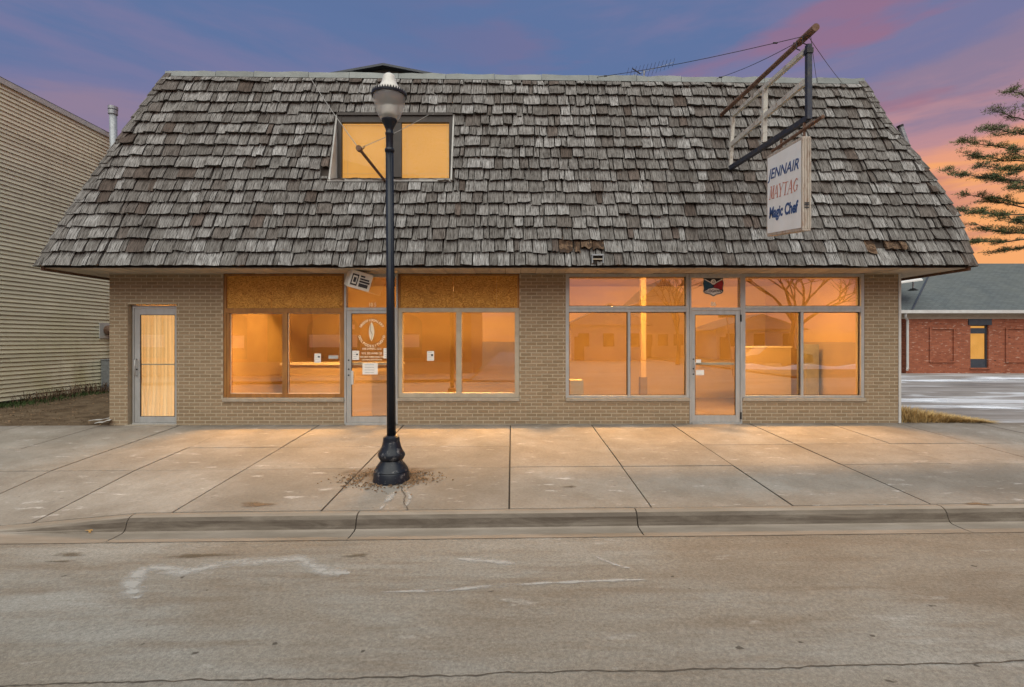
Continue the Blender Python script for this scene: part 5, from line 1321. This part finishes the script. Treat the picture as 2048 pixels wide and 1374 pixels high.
def branch(root, tip, dens=1.0):
    L = (tip - root).length; pts = []
    for i in range(9):
        u = i / 8; p = root.lerp(tip, u) + Vector((pr.gauss(0, .04), pr.gauss(0, .06), -.22 * math.sin(u * math.pi) * L * .14 + pr.gauss(0, .04))); pts.append(p)
    limbs.tube(pts, [.055 * (1 - u / 9) + .008 for u in range(9)], 5, cap=False)
    for i in range(int(L * 4.2 * dens)):
        u = pr.uniform(.30, 1.0) ** .8; k_ = min(7, int(u * 8)); p = pts[k_].lerp(pts[k_ + 1], u * 8 - k_)
        side = pr.choice((-1, 1)); ln = pr.uniform(.15, 1.0) * (1.15 - u * .5)
        dirv = ((tip - root).normalized() * .8 + Vector((0, side * 1.0, pr.uniform(-.12, .3)))).normalized(); q = p + dirv * ln
        limbs.tube([p, p.lerp(q, .5) + Vector((0, 0, -.02)), q], [.014, .011, .006], 4, cap=False)
        tn = pr.uniform(.15, .9)
        for w_ in range(3):
            if pr.random() < .9: needles(p.lerp(q, .3 + .35 * w_), dirv, pr.choice((8, 18, 34)), pr.uniform(.08, .17), tn)
    needles(tip, (tip - root).normalized(), 20, .1, .6)
tips = [(2021, 180, 205), (1980, 218, 250), (1968, 250, 270), (1921, 281, 300), (1920, 304, 325), (1955, 331, 335), (1890, 340, 362), (1924, 384, 420), (1918, 416, 425), (1945, 448, 470), (1941, 482, 470), (1985, 506, 480), (2030, 370, 380), (2020, 300, 330), (2030, 455, 470), (1990, 395, 410), (1985, 350, 372), (2000, 428, 452)]
for px_, py_, ry_ in tips:
    dd = dp + pr.uniform(-1.6, 1.6); branch(Vector((tx.x, tx.y, at(0, ry_, dp).z)), at(px_, py_, dd), 1.25)
for i in range(46):
    zz = pr.uniform(3.5, tz - .5); th = pr.uniform(0, 6.28); ln = 5.6 * (1 - (zz / tz) ** 1.6) + .5
    if math.cos(th) < -.2: th += math.pi
    branch(Vector((tx.x, tx.y, zz)), Vector((tx.x + math.cos(th) * ln, tx.y + math.sin(th) * ln, zz + pr.uniform(-.2, .7))), .8)
limbs.build('limbs', 'bark', pt); crown.build('crown', 'needles', pt)

# ================================================================== ACROSS THE STREET (seen mirrored in the shop windows)
sheet('far_sidewalk', -40, -2.0, -19, -14.45, lambda x, y: -.22 + .0115 * x, 'concrete', 3, kind=S)
sheet('side_street', -1.9, 14, -70, -14.28, lambda x, y: -.30, 'road_surface', 3, kind=S)
sheet('far_lawn', 14, 60, -70, -14.4, lambda x, y: -.2, 'turf', 6, kind=S)
bb_ = thing('orange_brick_building', (-14, -19, 0), 'orange brick building with arched windows mirrored in the left shop windows', 'building')
def mir(px, py, D): # place in front of the shop whose mirror image falls on this pixel
    d = CAMD + D; return Vector(((px - 1024) / F * d, -D, CAMZ + (HY - py) / F * d))
YBk = -19.0
m = MB(); m.box(-32, -2.3, -30, YBk, -.4, 5.2); m.build('wall', 'orange_brick', bb_)
def arch(px0, px1, py0, py1, name='arched_window'):
    a, b = mir(px0, py1, 19), mir(px1, py0, 19); x0, x1 = sorted((a.x, b.x)); z0, z1 = a.z, b.z; w_ = (x1 - x0) / 2; cx_ = (x0 + x1) / 2; zs_ = max(z0 + .3, z1 - w_ * .6)
    pts = [(x0, z0), (x1, z0)] + [(cx_ + w_ * math.cos(R(k_ * 18)), zs_ + (z1 - zs_) * math.sin(R(k_ * 18))) for k_ in range(11)]
    m = MB(); m.face([(x, YBk + .03, z) for x, z in pts]); w = m.build(name, 'slate_paint', bb_)
    MB().box(x0 + .15, x1 - .15, YBk + .035, YBk + .05, z0 + .6, z0 + 1.3).build('pane', 'white_siding', w)
arch(455, 492, 628, 718); arch(612, 720, 628, 716); arch(780, 843, 628, 716); arch(250, 330, 628, 716)
a, b = mir(533, 726, 19), mir(563, 628, 19); MB().box(min(a.x, b.x), max(a.x, b.x), YBk - .1, YBk + .04, -.3, 3.0).build('door', 'green_grass', bb_)
MB().box(-9.3, -8.8, YBk, YBk + .06, 2.2, 2.45).build('sign_plate', 'paper', bb_)
MB().box(-32.1, -2.2, YBk - .05, YBk + .12, -.35, .35).build('stone_base', 'stone_sill', bb_)
def house(name, lab, x0, x1, D, h, ph, wallm):
    t_ = thing(name, ((x0 + x1) / 2, -D, 0), lab, 'house', 'houses across the side street')
    MB().box(x0, x1, -D - 7, -D, -.5, h).build('wall', wallm, t_)
    m = MB(); xm_ = (x0 + x1) / 2; m.face([(x0 - .4, -D + .4, h), (x1 + .4, -D + .4, h), (xm_, -D + .4, h + ph)]); m.build('gable', wallm, t_)
    m = MB(); m.face([(x0 - .5, -D + .5, h - .05), (xm_, -D + .5, h + ph), (xm_, -D - 7.5, h + ph), (x0 - .5, -D - 7.5, h - .05)]); m.face([(xm_, -D + .5, h + ph), (x1 + .5, -D + .5, h - .05), (x1 + .5, -D - 7.5, h - .05), (xm_, -D - 7.5, h + ph)]); m.build('roof', 'asphalt_shingle', t_)
    n = 3
    for i in range(n):
        xx = x0 + (x1 - x0) * (i + .5) / n; MB().box(xx - .5, xx + .5, -D, -D + .05, 1.0, 2.2).build('window', 'dark_window', t_)
    MB().box(x0 + .3, x0 + 1.2, -D, -D + .06, -.3, 1.9).build('door', 'slate_paint', t_)
house('white_house', 'white house mirrored in the window beside the brick pier', 5.5, 12.5, 38, 3.0, 2.0, 'white_siding')
house('garage_house', 'pale low gabled garage mirrored in the emblem door', 19, 27, 38, 2.6, 1.4, 'white_siding')
house('tall_house', 'tall pale house mirrored between the post and the door', 13.4, 18.2, 44, 5.5, 2.5, 'cream')
brr = random.Random(5)
def bare_tree(x, y, h, lab):
    t_ = thing('bare_tree', (x, y, -.3), lab, 'tree', 'bare trees across the street')
    tr, tw_ = MB(), MB()
    def grow(p, d, ln, r, lev):
        q = p + d * ln; mid = p.lerp(q, .5) + Vector((brr.gauss(0, .04), brr.gauss(0, .04), 0)) * ln
        (tr if lev == 0 else tw_).tube([p, mid, q], [r, r * .85, r * .65], 5 if lev < 2 else 3, cap=False)
        if lev >= 5: return
        for _ in range(3 if lev < 4 else 2):
            grow(q, (d + Vector((brr.gauss(0, .5), brr.gauss(0, .5), brr.gauss(.12, .25)))).normalized(), ln * brr.uniform(.6, .85), r * .58, lev + 1)
    grow(Vector((x, y, -.4)), Vector((0, 0, 1)), h * .3, h * .022, 0)
    tr.build('trunk', 'bark', t_); tw_.build('crown', 'bark', t_)
bare_tree(3.2, -34, 10, 'bare tree mirrored left of the brick pier'); bare_tree(12.8, -30, 9, 'bare tree mirrored in the window with the post')
bare_tree(20, -26, 10, 'bare tree mirrored above the emblem door'); bare_tree(28, -27, 11, 'bare spreading tree mirrored in the rightmost window'); bare_tree(24, -34, 12, 'bare tree mirrored near the parked car')
cr_ = thing('parked_car', (17.2, -24, -.25), 'dark parked car mirrored in the window right of the emblem door', 'car')
prof = [(-2.1, .3), (-2.15, .75), (-1.3, .9), (-.75, 1.42), (.75, 1.45), (1.35, .95), (2.1, .85), (2.15, .35)]
m = MB(); n = len(prof)
for y0_, y1_ in ((-24.85, -23.15),):
    A_ = [(17.2 + x, y0_, z - .2) for x, z in prof]; B_ = [(17.2 + x, y1_, z - .2) for x, z in prof]
    m.face(A_); m.face(B_[::-1])
    for i in range(n): m.face([A_[i], B_[i], B_[(i + 1) % n], A_[(i + 1) % n]])
bevel(m.build('car_body', 'black_metal', cr_), .05, 3)
for xx in (-1.3, 1.3):
    for yy in (-24.85, -23.15): MB().tube([(17.2 + xx, yy - .1, .08), (17.2 + xx, yy + .1, .08)], .32, 16).build('wheel', 'ink', cr_)
MB().box(16.6, 17.9, -23.16, -23.13, .75, 1.15).build('side_window', 'dark_window', cr_)
m = MB()
bnk = thing('snow_bank', (17, -22, -.2), 'low bank of old snow mirrored in the rightmost window', 'snow'); 
for i in range(24):
    x = 14 + i * .55; m.hexa([(x, -22.6, -.25), (x + .56, -22.6, -.25), (x + .56, -21.6, -.25), (x, -21.6, -.25), (x, -22.3, .02 + .1 * math.sin(i)), (x + .56, -22.3, .02 + .1 * math.sin(i + 1)), (x + .56, -21.9, .02 + .08 * math.sin(i + 1)), (x, -21.9, .02 + .08 * math.sin(i))])
m.build('snow_heap', 'snow', bnk)
st = thing('street_sign', (11.2, -16.6, -.2), 'leaning street name sign post mirrored in the rightmost window', 'street sign')
MB().tube([(11.35, -16.6, -.3), (11.0, -16.6, 2.9)], .03, 8).build('post', 'galvanised', st); MB().box(10.6, 11.4, -16.62, -16.58, 2.75, 2.95).build('name_plate', 'green_grass', st)
